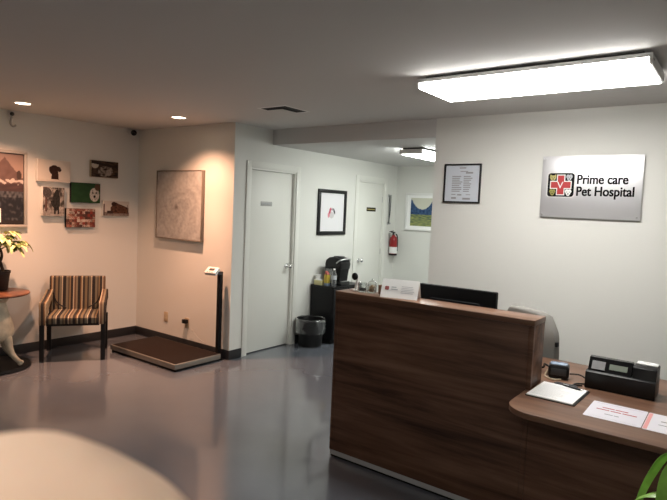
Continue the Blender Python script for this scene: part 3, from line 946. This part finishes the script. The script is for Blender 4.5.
def bw(u, v):
    c = mix((0.06, 0.05, 0.045), (0.48, 0.43, 0.38), nz(u * 7, v * 6, 4) * 2.4 - 0.75)
    c = mix(c, (0.03, 0.025, 0.022), max(0, nz(u * 22, v * 13, 9) * 3 - 1.5))
    if v < 0.2: c = mix((0.16, 0.14, 0.13), (0.45, 0.40, 0.36), nz(u * 14, v * 14))
    w_ = 0.03 * nz(v * 12, u * 3, 6)
    if ell(u, v, 0.62, 0.52, 0.16 + w_, 0.34) < 1 or ell(u, v, 0.65, 0.80, 0.10, 0.12) < 1 or ell(u, v, 0.45, 0.42, 0.07, 0.14, 0.6) < 1: c = mix((0.008, 0.007, 0.007), (0.05, 0.045, 0.04), nz(u * 15, v * 15))
    if (0.52 < u < 0.60 or 0.68 < u < 0.75) and 0.06 < v < 0.3: c = (0.014, 0.012, 0.012)
    if 0.11 < u < 0.20 and v > 0.15: c = mix((0.02, 0.016, 0.015), (0.20, 0.10, 0.08), nz(u * 30, v * 9))
    if ell(u, v, 0.20, 0.80, 0.20, 0.17) < 1: c = mix((0.02, 0.018, 0.017), (0.14, 0.12, 0.11), nz(u * 20, v * 20, 2))
    return c
canvas('tall canvas of a dark standing figure among trees', 2.828, 3.060, 1.433, 1.738, bw, M['white'], 0.04)
def collage(u, v):
    i, j = int(u * 11), int(v * 7)
    rr = random.Random(i * 31 + j * 17)
    pal = [(0.24, 0.045, 0.035), (0.50, 0.42, 0.36), (0.12, 0.05, 0.04), (0.30, 0.14, 0.10), (0.06, 0.03, 0.025), (0.55, 0.48, 0.42)]
    return mix(rr.choice(pal), rr.choice(pal), nz(u * 30, v * 22, 5) * 2.6 - 0.8)
canvas('canvas collage of small red and cream photos', 3.082, 3.415, 1.312, 1.520, collage, M['blackm'])
def horse(u, v):
    c = (0.58, 0.53, 0.48)
    if v < 0.26: c = mix((0.10, 0.07, 0.06), (0.38, 0.32, 0.28), nz(u * 12, v * 9))
    back = 0.86 - 0.75 * max(0, u - 0.48) ** 1.1 - 2.2 * max(0, 0.42 - u)
    if 0.27 < u < 0.97 and 0.16 < v < back + 0.06 * nz(u * 9, 3): c = mix((0.030, 0.014, 0.010), (0.17, 0.075, 0.045), nz(u * 14, v * 8, 8) * 1.5 - 0.25)
    if ell(u, v, 0.40, 0.80, 0.10, 0.14) < 1: c = (0.045, 0.022, 0.016)
    if 0.14 < u < 0.36 and 0.15 < v < 0.34: c = (0.05, 0.03, 0.025)
    if u < 0.05 and v < 0.8 or abs(u - 0.93) < 0.012 and v < 0.75: c = (0.10, 0.07, 0.06)
    return c
canvas('canvas of a reddish brown animal, lowest right of the animal pictures', 3.510, 3.842, 1.445, 1.620, horse, M['white'])

# silver relief painting in the alcove
w, h = 0.80, 0.775
t = thing('framed_painting', 'square silver-grey textured abstract painting above the floor scale', 'picture', (-5.125, YA, 1.603))
frame_bars(w, h, 0.007, -0.045, 0).build('frame', M['taupe'], t)
MB().box(-w / 2 + 0.012, w / 2 - 0.012, -0.036, 0, -h / 2 + 0.012, h / 2 - 0.012).build('stretcher', M['blackm'], t)
def swirl(u, v):
    du, dv = u - 0.45, v - 0.47
    a = math.atan2(dv, du); rr = math.hypot(du, dv)
    w1 = 5 * nz(u * 3.2, v * 3.2) + 1.2 * nz(u * 11, v * 11, 4)
    return (math.sin(a * 3 + rr * 26 + w1 * 2.2) * 0.5 + 0.5), rr
def relief(u, v):
    k, rr = swirl(u, v)
    c = mix((0.30, 0.295, 0.285), (0.47, 0.465, 0.45), k * 0.32 + 0.75 * nz(u * 20, v * 20, 2) - 0.05)
    if rr < 0.06: c = mix((0.14, 0.125, 0.115), c, rr / 0.06)
    return c
def relief_h(u, v):
    k, rr = swirl(u, v)
    return 0.0014 * k * min(1, rr * 6) + 0.002 * nz(u * 30, v * 30, 1)
o = picture('relief_surface', w - 0.024, h - 0.024, relief, t, -0.0365, n=150)
for vtx in o.data.vertices:
    uu, vv = vtx.co.x / (w - 0.024) + 0.5, vtx.co.z / (h - 0.024) + 0.5
    vtx.co.y -= relief_h(uu, vv)
o.data.polygons.foreach_set('use_smooth', [True] * len(o.data.polygons))

# black framed print on the hall wall
t = thing('framed_print', 'black framed white print with pink and black shapes between the doors', 'picture', (XD, 5.672, 1.592), PI / 2)
w, h = 0.592, 0.572
frame_bars(w, h, 0.045, -0.025, 0, 0.003).build('frame', M['black'], t)
def paw(u, v):
    c = (0.74, 0.73, 0.75)
    b_ = nz(u * 30, v * 30) * 0.22
    if ell(u, v, 0.48, 0.43, 0.13, 0.10) < 1 - b_: c = (0.56, 0.53, 0.54)
    if ell(u, v, 0.41, 0.53, 0.045, 0.12, -0.35) < 1 - b_: c = (0.50, 0.09, 0.14)
    if ell(u, v, 0.36, 0.42, 0.05, 0.075) < 1 - b_: c = (0.66, 0.24, 0.29)
    if ell(u, v, 0.59, 0.53, 0.035, 0.10, 0.45) < 1 - b_: c = (0.05, 0.045, 0.05)
    if ell(u, v, 0.50, 0.58, 0.03, 0.04) < 1: c = (0.30, 0.22, 0.24)
    return c
MB().box(-w / 2 + 0.045, w / 2 - 0.045, -0.010, 0, -h / 2 + 0.045, h / 2 - 0.045).build('mat_board', M['paper'], t)
picture('printed_image', w - 0.10, h - 0.10, paw, t, -0.0105, n=80)

# landscape at the end of the hall
t = thing('framed_landscape', 'white framed blue and green landscape at the end of the hallway', 'picture', (-3.76, YH, 1.645))
w, h = 0.69, 0.55
frame_bars(w, h, 0.03, -0.025, 0, 0.003).build('frame', M['white'], t)
MB().box(-w / 2 + 0.03, w / 2 - 0.03, -0.008, 0, -h / 2 + 0.03, h / 2 - 0.03).build('mat_board', M['paper'], t)
def land(u, v):
    sky = (0.60, 0.60, 0.50)
    edge = 0.92 - 0.34 * max(0, 1 - ((u - 0.36) / 0.32) ** 2) ** 0.8 + 0.03 * nz(u * 20, 1)
    if v > edge: return sky
    if v > 0.40: return mix((0.012, 0.035, 0.10), (0.06, 0.12, 0.24), nz(u * 18, v * 14) * 1.5 - 0.2)
    return mix((0.05, 0.10, 0.08), (0.34, 0.36, 0.12), nz(u * 8, v * 26, 3) * 1.7 - 0.35 + (0.3 - v) * 0.6)
picture('printed_image', w - 0.17, h - 0.14, land, t, -0.0085, n=70)

# ------------------------------------------------------------------ hall: leash and extinguisher
t = thing('pet_leash', 'thin grey leash stretched between two wall hooks beside the second door', 'leash', (XD, 7.065, 1.46))
for z in (0.0, 0.405):
    b = MB(); b.box(0, 0.006, -0.022, 0.022, z - 0.022, z + 0.022, 0.002); b.cyl((0.006, 0, z), (0.035, 0, z), 0.009); b.ball((0.037, 0, z), 0.013, seg=12)
    b.build('wall_hook', M['steel'], t)
MB().tube([(0.024, 0.016, 0.40), (0.024, 0.020, 0.3), (0.024, 0.012, 0.16), (0.024, -0.004, 0.06), (0.024, 0.0, -0.012)], 0.006).tube([(0.024, -0.016, 0.40), (0.024, -0.02, 0.25), (0.024, -0.012, 0.08), (0.024, -0.016, 0.0)], 0.006).build('strap', M['darkgrey'], t)

t = thing('fire_extinguisher', 'red fire extinguisher with white label mounted beside the second door', 'fire extinguisher', (XD + 0.075, 7.13, 0.99))
MB().lathe([(0, 0), (0.052, 0), (0.058, 0.008), (0.058, 0.23), (0.05, 0.265), (0.025, 0.285), (0.02, 0.30), (0, 0.30)], 28).build('cylinder', M['red'], t)
b = MB()
b.lathe([(0.0585, 0.03), (0.0592, 0.03), (0.0592, 0.125), (0.0585, 0.125), (0.0585, 0.03)], 28)
b.build('label_sleeve', M['white'], t)
MB().lathe([(0.058, 0.0), (0.0598, 0.0), (0.0598, 0.022), (0.058, 0.022), (0.058, 0)], 28).build('foot_ring', M['black'], t)
b = MB(); b.cyl((0, 0, 0.30), (0, 0, 0.335), 0.02); b.box(-0.012, 0.012, -0.07, 0.03, 0.335, 0.347, 0.003); b.box(-0.01, 0.01, -0.075, 0.02, 0.355, 0.366, 0.003, Mx=Matrix.Rotation(R(6), 4, 'X'))
b.build('valve_handle', M['black'], t)
MB().tube([(0, 0.018, 0.32), (0.02, 0.055, 0.30), (0.03, 0.068, 0.22), (0.03, 0.066, 0.10), (0.03, 0.064, 0.06)], [0.008, 0.008, 0.008, 0.009, 0.013]).build('hose', M['black'], t)
MB().cyl((0.02, -0.012, 0.318), (0.034, -0.014, 0.318), 0.014).build('gauge', M['chrome'], t)
b = MB(); b.box(-0.075, -0.068, -0.02, 0.02, 0.05, 0.33, 0.001); b.box(-0.07, -0.02, -0.008, 0.008, 0.286, 0.296, 0.001); b.build('wall_mount', M['steel'], t)

# ------------------------------------------------------------------ coffee station
kx, ky, kw, kd, kh = -4.265, 5.30, 0.34, 0.60, 0.70
t = thing('coffee_cabinet', 'black cabinet against the hall wall under the coffee maker', 'cabinet', (kx, ky, 0))
MB().box(0, kw, 0, kd, 0.06, kh - 0.02, 0.002).build('body', M['blackwood'], t)
MB().box(0, kw + 0.012, -0.006, kd + 0.006, kh - 0.02, kh, 0.002).build('cabinet_top', M['black'], t)
for s in (0, 1):
    d = MB().box(kw, kw + 0.016, 0.004 + s * 0.298, 0.294 + s * 0.302, 0.065, kh - 0.025, 0.002).build('door', M['blackwood'], t)
    MB().cyl((kw + 0.016, 0.27 + s * 0.06, 0.45), (kw + 0.034, 0.27 + s * 0.06, 0.45), 0.008).build('knob', M['steel'], d)
MB().box(0.01, kw - 0.02, 0.01, kd - 0.01, 0, 0.06).build('plinth', M['blackm'], t)

zk = kh
t = thing('coffee_maker', 'black single-cup coffee maker on the black cabinet', 'coffee maker', (-4.055, 5.56, zk), 0)
t.scale = (0.84, 0.9, 1.0)
# front faces local +x
b = MB()
b.prism([(-0.14, 0.0), (-0.155, 0.10), (-0.165, 0.22), (-0.14, 0.275), (-0.02, 0.275), (-0.03, 0.20), (-0.035, 0.05), (0.14, 0.045), (0.15, 0.03), (0.15, 0.0)], -0.105, 0.105, 'y', 0.012, 3)
b.build('body', M['black'], t)
b = MB()
b.prism([(-0.15, 0.20), (-0.165, 0.25), (-0.145, 0.305), (-0.09, 0.338), (0.0, 0.35), (0.08, 0.338), (0.135, 0.305), (0.15, 0.26), (0.14, 0.20)], -0.115, 0.115, 'y', 0.03, 4)
b.build('brew_head', M['black'], t)
MB().prism([(-0.02, 0.0455), (-0.02, 0.205), (0.132, 0.205), (0.115, 0.12), (0.105, 0.0455)], -0.098, 0.098, 'y', 0.008).build('cup_bay', M['blackm'], t)
b = MB(); b.tube([(0.06, -0.118, 0.275), (0.13, -0.112, 0.315), (0.165, 0.0, 0.325), (0.13, 0.112, 0.315), (0.06, 0.118, 0.275)], 0.010); b.build('lift_handle', M['steel'], t)
MB().prism(rounded(-0.05, 0.08, -0.06, 0.06, 0.02), 0.342, 0.354, 'z', 0.004).build('control_panel', M['darkgrey'], t)
MB().box(-0.12, 0.0, -0.128, -0.106, 0.02, 0.20, 0.006).build('water_tank', M['plastic'], t)
MB().box(0.03, 0.14, -0.07, 0.07, 0.046, 0.052, 0.002).build('drip_tray', M['steel'], t)

t = thing('water_bottle', 'clear plastic water bottle in front of the coffee maker', 'bottle', (-3.972, 5.372, zk))
MB().lathe([(0, 0.001), (0.028, 0.001), (0.032, 0.008), (0.032, 0.06), (0.030, 0.07), (0.032, 0.08), (0.032, 0.14), (0.028, 0.165), (0.014, 0.19), (0.012, 0.2), (0, 0.2)], 24).build('bottle_body', M['plastic'], t)
MB().lathe([(0, 0.2), (0.014, 0.2), (0.014, 0.216), (0, 0.218)], 20).build('cap', M['white'], t)
MB().lathe([(0.0325, 0.085), (0.0332, 0.085), (0.0332, 0.13), (0.0325, 0.13), (0.0325, 0.085)], 24).build('paper_label', M['silver'], t)

t = thing('paper_cup', 'white paper cup at the wall end of the black cabinet', 'cup', (-4.222, 5.38, zk))
MB().lathe([(0, 0.002), (0.027, 0.0), (0.037, 0.115), (0.039, 0.117), (0.037, 0.119), (0.034, 0.116), (0.026, 0.006), (0, 0.005)], 28).build('cup_wall', M['white'], t)
MB().lathe([(0.0285, 0.02), (0.0335, 0.075), (0.034, 0.075), (0.029, 0.02), (0.0285, 0.02)], 28).build('sleeve', M['paper'], t)
t = thing('tea_box', 'low pale yellow box at the front of the black cabinet', 'box', (-4.172, 5.335, zk), R(4))
MB().box(-0.055, 0.055, -0.025, 0.02, 0, 0.058, 0.002).build('carton', M['paleyel'], t)
MB().box(-0.056, 0.056, -0.026, 0.021, 0.058, 0.068, 0.002).build('lid', M['paper'], t)
t = thing('snack_carton', 'upright yellow carton with a red top beside the coffee maker', 'carton', (-4.062, 5.352, zk), R(-6))
MB().box(-0.030, 0.030, -0.022, 0.022, 0.032, 0.135, 0.002).build('carton', M['yellow'], t)
MB().box(-0.030, 0.030, -0.022, 0.022, 0.0, 0.032, 0.002).build('lower_band', M['bluegrey'], t)
MB().prism([(-0.026, 0.135), (0.026, 0.135), (0.012, 0.165), (-0.020, 0.178)], -0.018, 0.018, 'y', 0.004).build('red_top', mat('dull_red', (0.42, 0.08, 0.06, 1), 0.5), t)

t = thing('trash_bin', 'black waste bin with a clear plastic liner beside the first door', 'waste bin', (-4.085, 5.102, 0))
MB().lathe([(0, 0.004), (0.128, 0.0), (0.135, 0.006), (0.165, 0.31), (0.170, 0.312), (0.170, 0.322), (0.158, 0.322), (0.128, 0.012), (0, 0.010)], 36).build('bin_body', M['black'], t)
def crumple(co):
    a = math.atan2(co.y, co.x)
    k = noise.noise(Vector((math.cos(a) * 4, math.sin(a) * 4, co.z * 16)))
    rr_ = math.hypot(co.x, co.y)
    if rr_ < 1e-5: return co
    f = (rr_ + 0.009 * k + 0.003) / rr_
    return Vector((co.x * f, co.y * f, co.z + 0.012 * noise.noise(Vector((math.cos(a) * 3, math.sin(a) * 3, 5))) * (1 if co.z < 0.25 else 0.5)))
MB().lathe([(0.150, 0.25), (0.156, 0.31), (0.166, 0.332), (0.178, 0.325), (0.182, 0.30), (0.181, 0.26), (0.179, 0.22), (0.178, 0.185), (0.182, 0.165)], 72, fn=crumple).build('bin_liner', M['bag'], t, smooth=70)

# ------------------------------------------------------------------ alcove: floor scale and outlets
t = thing('floor_scale', 'low black platform scale with a post display against the alcove wall', 'scale', (-4.86, 3.605, 0))
b = MB(); b.box(-0.545, 0.545, -0.275, 0.275, 0.0, 0.022, 0.002); b.build('base', M['blackm'], t)
b = MB(); b.box(-0.555, 0.555, -0.29, 0.29, 0.024, 0.075, 0.004); b.build('platform', M['alu'], t)
MB().box(-0.54, 0.54, -0.275, 0.275, 0.075, 0.079, 0.001).build('rubber_mat', M['mat'], t)
b = MB(); b.box(0.462, 0.507, 0.293, 0.335, 0.0, 0.90, 0.003); b.box(0.435, 0.535, 0.291, 0.345, 0, 0.02, 0.002); b.build('post', M['blackm'], t)
b = MB(); b.box(0.467, 0.507, 0.27, 0.335, 0.90, 0.935, 0.003); b.build('display_bracket', M['darkgrey'], t)
Mx = Matrix.Translation((0.445, 0.255, 0.935)) @ Matrix.Rotation(R(10), 4, 'Z') @ Matrix.Rotation(R(38), 4, 'X')
d = MB().box(-0.085, 0.06, -0.046, 0.046, -0.02, 0.02, 0.006, Mx=Mx).build('display_head', M['white'], t)
MB().box(-0.045, 0.02, -0.012, 0.022, 0.02, 0.0215, Mx=Mx).build('readout', M['darkgrey'], d)
b = MB()
for i in range(3): b.box(-0.055 + i * 0.03, -0.037 + i * 0.03, -0.038, -0.026, 0.02, 0.022, Mx=Mx)
b.build('button', M['greyink'], d)

def outlet(x, z, label):
    t = thing('wall_outlet', label, 'outlet', (x, YA, z), 0, 'outlets on the alcove wall')
    MB().prism(rounded(-0.036, 0.036, -0.058, 0.058, 0.006), -0.006, 0, 'y', 0.002).build('cover_plate', M['cork'], t)
    b = MB()
    for s in (-1, 1): b.prism(rounded(-0.017, 0.017, s * 0.024 - 0.014, s * 0.024 + 0.014, 0.008), -0.008, -0.006, 'y')
    b.build('socket', M['cork'], t)
    return t
outlet(-5.352, 0.30, 'beige wall outlet with nothing plugged in above the scale')
outlet(-4.972, 0.285, 'beige wall outlet holding a black plug above the scale')
t = thing('power_adapter', 'black plug with thin cord in the outlet behind the scale', 'plug', (-4.972, YA - 0.008, 0.309))
MB().box(-0.03, 0.03, -0.045, 0, -0.022, 0.022, 0.004).build('plug_body', M['black'], t)
MB().tube([(0, -0.04, -0.01), (0.01, -0.045, -0.06), (0.02, -0.03, -0.09), (0.08, -0.02, -0.06), (0.15, -0.018, -0.10), (0.24, -0.018, -0.16), (0.36, -0.02, -0.195)], 0.0022, 8).build('cord', M['plate'], t)

# ------------------------------------------------------------------ striped armchair
t = thing('armchair', 'striped upholstered armchair with black legs by the left wall', 'armchair', (-5.522, 2.985, 0), R(-34))
hw, hd = 0.303, 0.26
b = MB(); b.prism([(-0.235, 0.39), (0.262, 0.385), (0.272, 0.41), (0.268, 0.445), (0.235, 0.462), (-0.20, 0.455)], -hw + 0.067, hw - 0.067, 'y', 0.012, 3)
b.build('seat', M['fabric'], t)
b = MB(); b.prism([(-0.165, 0.40), (-0.195, 0.62), (-0.215, 0.79), (-0.235, 0.805), (-0.262, 0.80), (-0.275, 0.78), (-0.262, 0.55), (-0.245, 0.40)], -hw + 0.030, hw - 0.030, 'y', 0.012, 3)
b.build('backrest', M['fabric'], t)
for s in (-1, 1):
    y0, y1 = (s * hw, s * (hw - 0.066)) if s < 0 else (s * (hw - 0.066), s * hw)
    b = MB()
    b.prism([(0.262, 0.375), (0.268, 0.575), (0.25, 0.596), (0.15, 0.605), (-0.10, 0.640), (-0.20, 0.665), (-0.215, 0.56), (-0.06, 0.555), (0.09, 0.50), (0.13, 0.455), (0.14, 0.39)], y0, y1, 'y', 0.008, 2)
    b.build('armrest', M['fabric'], t)
    for fx, topz in ((0.235, 0.385), (-0.235, 0.40)):
        k = MB()
        yc = s * (hw - 0.024)
        k.prism([(fx - 0.014, 0), (fx + 0.014, 0), (fx + 0.021, topz), (fx - 0.021, topz)], yc - 0.021, yc + 0.021, 'y', 0.002)
        k.build('leg', M['blackwood'], t)
for s in (-1, 1): MB().tube([(-0.172, s * (hw - 0.072), 0.635), (-0.168, s * (hw - 0.085), 0.575), (-0.156, s * (hw - 0.125), 0.515), (-0.140, s * (hw - 0.20), 0.472)], 0.0065, 8).build('piping', M['blackm'], t)
b = MB(); b.box(-0.22, 0.22, -hw + 0.06, hw - 0.06, 0.355, 0.388, 0.003)
b.build('seat_frame', M['blackwood'], t)

# ------------------------------------------------------------------ round pedestal table and plant
t = thing('pedestal_table', 'small round table with reddish wood top and cream carved pedestal', 'table', (-5.622, 2.247, 0))
TZ = 0.72
MB().lathe([(0, TZ - 0.028), (0.27, TZ - 0.028), (0.295, TZ - 0.02), (0.30, TZ - 0.010), (0.296, TZ - 0.003), (0.285, TZ), (0, TZ)], 64).build('tabletop', M['redwood'], t)
MB().lathe([(0, 0.0), (0.30, 0.0), (0.31, 0.008), (0.30, 0.03), (0.27, 0.034), (0, 0.034)], 64).build('base_disc', M['blackm'], t)
MB().lathe([(0, 0.24), (0.09, 0.25), (0.135, 0.275), (0.162, 0.31), (0.168, 0.35), (0.158, 0.41), (0.135, 0.48), (0.112, 0.56), (0.100, 0.62), (0.125, 0.655), (0.14, TZ - 0.028), (0, TZ - 0.028)], 40).build('pedestal', M['cream'], t)
for k in range(4):
    a = R(34 + 90 * k)
    ca, sa = math.cos(a), math.sin(a)
    q = MB()
    path = [(0.10, 0.33), (0.13, 0.28), (0.145, 0.21), (0.175, 0.14), (0.225, 0.085), (0.262, 0.064), (0.278, 0.078)]
    q.tube([(x * ca, x * sa, z) for x, z in path], [0.04, 0.042, 0.034, 0.026, 0.022, 0.02, 0.013], 12)
    q.ball((0.255 * ca, 0.255 * sa, 0.052), 0.024, 0.024, 0.019, 14)
    q.build('leg', M['cream'], t)

t = thing('potted_plant', 'potted plant with pale yellow-green leaves on the round table', 'plant', (-5.70, 2.335, TZ))
MB().lathe([(0, 0.0), (0.058, 0.0), (0.062, 0.006), (0.082, 0.165), (0.088, 0.168), (0.088, 0.19), (0.080, 0.19), (0.075, 0.165), (0, 0.16)], 32).build('pot', M['pot'], t)
MB().lathe([(0, 0.172), (0.074, 0.168), (0.074, 0.160), (0, 0.160)], 24).build('soil', M['soil'], t)
b = MB()
for k in range(2):
    pts = []
    for i in range(9):
        z = 0.165 + i * 0.03
        a = i * 0.75 + k * PI
        pts.append((0.016 * math.cos(a) * (1.6 if i < 2 else 1) - 0.01, 0.016 * math.sin(a) * (1.6 if i < 2 else 1), z))
    b.tube(pts, [0.014] * 6 + [0.012, 0.011, 0.009], 10, 3)
b.build('trunk', M['bark'], t)
rr = random.Random(21)
lv, ld, pet = MB(), MB(), MB()
for k in range(15):
    a = 2 * PI * k / 15 * 2.4 + rr.uniform(-0.2, 0.2)
    el = rr.uniform(0.1, 1.3)
    ln = rr.uniform(0.10, 0.22)
    base = Vector((-0.01, 0, 0.40 + rr.uniform(-0.02, 0.02)))
    out = Vector((math.cos(a) * math.cos(el), math.sin(a) * math.cos(el), math.sin(el) * 0.75))
    tip = base + out * ln
    pet.tube([base, base + out * ln * 0.5 + Vector((0, 0, 0.015)), tip], 0.0028, 6, 3)
    for q in range(6):
        b2 = a + (q - 2.5) * 0.62
        d = Vector((math.cos(b2), math.sin(b2), 0))
        L_ = rr.uniform(0.11, 0.16) * (1.1 if q in (2, 3) else 0.85)
        dr = rr.uniform(0.25, 0.8)
        P_ = []
        W_ = []
        for i in range(7):
            s = i / 6
            P_.append(tip + d * (L_ * s * (1 - 0.2 * s)) + Vector((0, 0, 0.018 * s - dr * L_ * s * s)))
            W_.append(0.004 + 0.052 * math.sin(PI * min(1, s * 0.92 + 0.06)) ** 0.8)
        (lv if rr.random() < 0.78 else ld).strip(P_, W_, (-d.y, d.x, 0), 0.001, 0.25)
lv.build('foliage', M['leaf'], t, smooth=60)
o = ld.build('dark_foliage', M['leafd'], t, smooth=60)  # random share of the leaves in a darker green
o.name = 'darker_foliage'
o['label'] = 'darker green leaves'
pet.build('leaf_stalk', M['leafd'], t)

# ------------------------------------------------------------------ floor plant in front of the counter
t = thing('floor_plant', 'broad-leaved green plant in front of the counter at lower right', 'plant', (-0.03, 2.07, 0))
MB().lathe([(0, 0.0), (0.10, 0.0), (0.105, 0.01), (0.14, 0.28), (0.148, 0.285), (0.148, 0.31), (0.135, 0.31), (0.128, 0.27), (0, 0.265)], 36).build('pot', M['pot'], t)
MB().lathe([(0, 0.278), (0.127, 0.274), (0.127, 0.268), (0, 0.266)], 24).build('soil', M['soil'], t)
MB().tube([(0, 0, 0.27), (0.006, 0.004, 0.45), (0.0, 0.0, 0.62), (0.004, 0.0, 0.80)], [0.02, 0.018, 0.016, 0.013], 12).build('stem', M['bark'], t)
fl = MB()
def blade(pts, wmax, side):
    P = [Vector(p) for p in pts]
    out = []
    for i in range(len(P) - 1):
        a, b_, c, d = P[max(i - 1, 0)], P[i], P[i + 1], P[min(i + 2, len(P) - 1)]
        for k in range(6):
            s = k / 6
            out.append(0.5 * ((2 * b_) + (c - a) * s + (2 * a - 5 * b_ + 4 * c - d) * s * s + (3 * b_ - a - 3 * c + d) * s ** 3))
    out.append(P[-1])
    n = len(out) - 1
    fl.strip(out, [0.005 + wmax * math.sin(PI * (0.10 + 0.88 * i / n)) ** 0.75 for i in range(n + 1)], side, 0.0014, 0.22)
blade([(0, 0, 0.80), (-0.06, 0.02, 0.90), (-0.125, 0.03, 0.875), (-0.165, 0.03, 0.80), (-0.195, 0.03, 0.70), (-0.205, 0.03, 0.60)], 0.030, (0.7, 0.6, 0))
blade([(0, 0, 0.79), (-0.05, -0.04, 0.90), (-0.095, -0.06, 0.86), (-0.115, -0.065, 0.76), (-0.12, -0.07, 0.62)], 0.085, (0.8, 0.6, 0))
blade([(0, -0.01, 0.74), (-0.06, -0.02, 0.765), (-0.14, -0.02, 0.755), (-0.19, -0.02, 0.725), (-0.225, -0.02, 0.67)], 0.040, (0.4, 0.8, 0.2))
blade([(0, 0, 0.68), (-0.06, -0.08, 0.73), (-0.13, -0.13, 0.70), (-0.18, -0.17, 0.60)], 0.05, (0.6, -0.7, 0))
for k in range(7):
    a = R(-85 + 28 * k)
    c_, s_ = math.cos(a), math.sin(a)
    blade([(0, 0, 0.78), (0.08 * c_, 0.08 * s_, 0.92), (0.19 * c_, 0.19 * s_, 0.90), (0.27 * c_, 0.27 * s_, 0.76)], 0.05, (-s_, c_, 0))
fl.build('foliage', M['leafg'], t, smooth=60)

# ------------------------------------------------------------------ the hand close to the lens
def hand():
    # a loosely closed hand on its forearm; one continuous skin grown round its bones
    O = Vector((-0.1133, 0.0586, 1.5497))
    t = thing('person', 'blurred hand of a person close to the lens at bottom left', 'person', O)
    def W(x, y, d):      # hand axes turned into room directions
        return Vector((0.7997 * x - 0.0779 * y - 0.5954 * d, 0.5989 * x + 0.0327 * y + 0.8002 * d, 0.0428 * x + 0.9964 * y - 0.0728 * d))
    b = MB()
    def chain(pts):
        for (p, r), (q, r2) in zip(pts[:-1], pts[1:]):
            p, q = W(*p), W(*q)
            n = 7
            for k in range(n + 1):
                s = k / n
                b.ball(p.lerp(q, s), r + (r2 - r) * s, seg=14)
    chain([((-0.155, -0.30, -0.02), 0.046), ((-0.125, -0.20, -0.016), 0.040), ((-0.088, -0.110, -0.010), 0.031), ((-0.050, -0.055, -0.004), 0.033), ((-0.012, -0.010, 0), 0.0385), ((0.0, -0.014, 0), 0.0365)])
    ends = []
    for d, L_ in ((-0.030, 0.9), (-0.010, 1.0), (0.011, 1.05), (0.031, 0.95)):
        m = [((-0.030, -0.018, d * 0.75), 0.026), ((0.006, -0.022, d * 0.9), 0.0215), ((0.024, -0.046, d * 1.05), 0.0118), ((0.020, -0.044 - 0.036 * L_, d * 1.05), 0.0100),
             ((-0.004, -0.056 - 0.042 * L_, d), 0.0090), ((-0.024, -0.052 - 0.030 * L_, d), 0.0076)]
        chain(m)
        ends.append(m[-1][0])
    th = [((-0.045, -0.045, -0.030), 0.022), ((-0.010, -0.056, -0.050), 0.0135), ((0.018, -0.078, -0.052), 0.0112), ((0.034, -0.096, -0.044), 0.0085)]
    chain(th)
    o = b.build('hand', M['skin'], t)
    rm = o.modifiers.new('skin', 'REMESH'); rm.mode = 'VOXEL'; rm.voxel_size = 0.0022; rm.use_smooth_shade = True
    sm = o.modifiers.new('smooth', 'SMOOTH'); sm.iterations = 16; sm.factor = 0.5
    for x, y, d in ends:
        n = MB(); n.ball(W(x - 0.004, y - 0.0065, d), 0.0048, 0.0042, 0.0018, 10); n.build('fingernail', M['nail'], t)
hand()
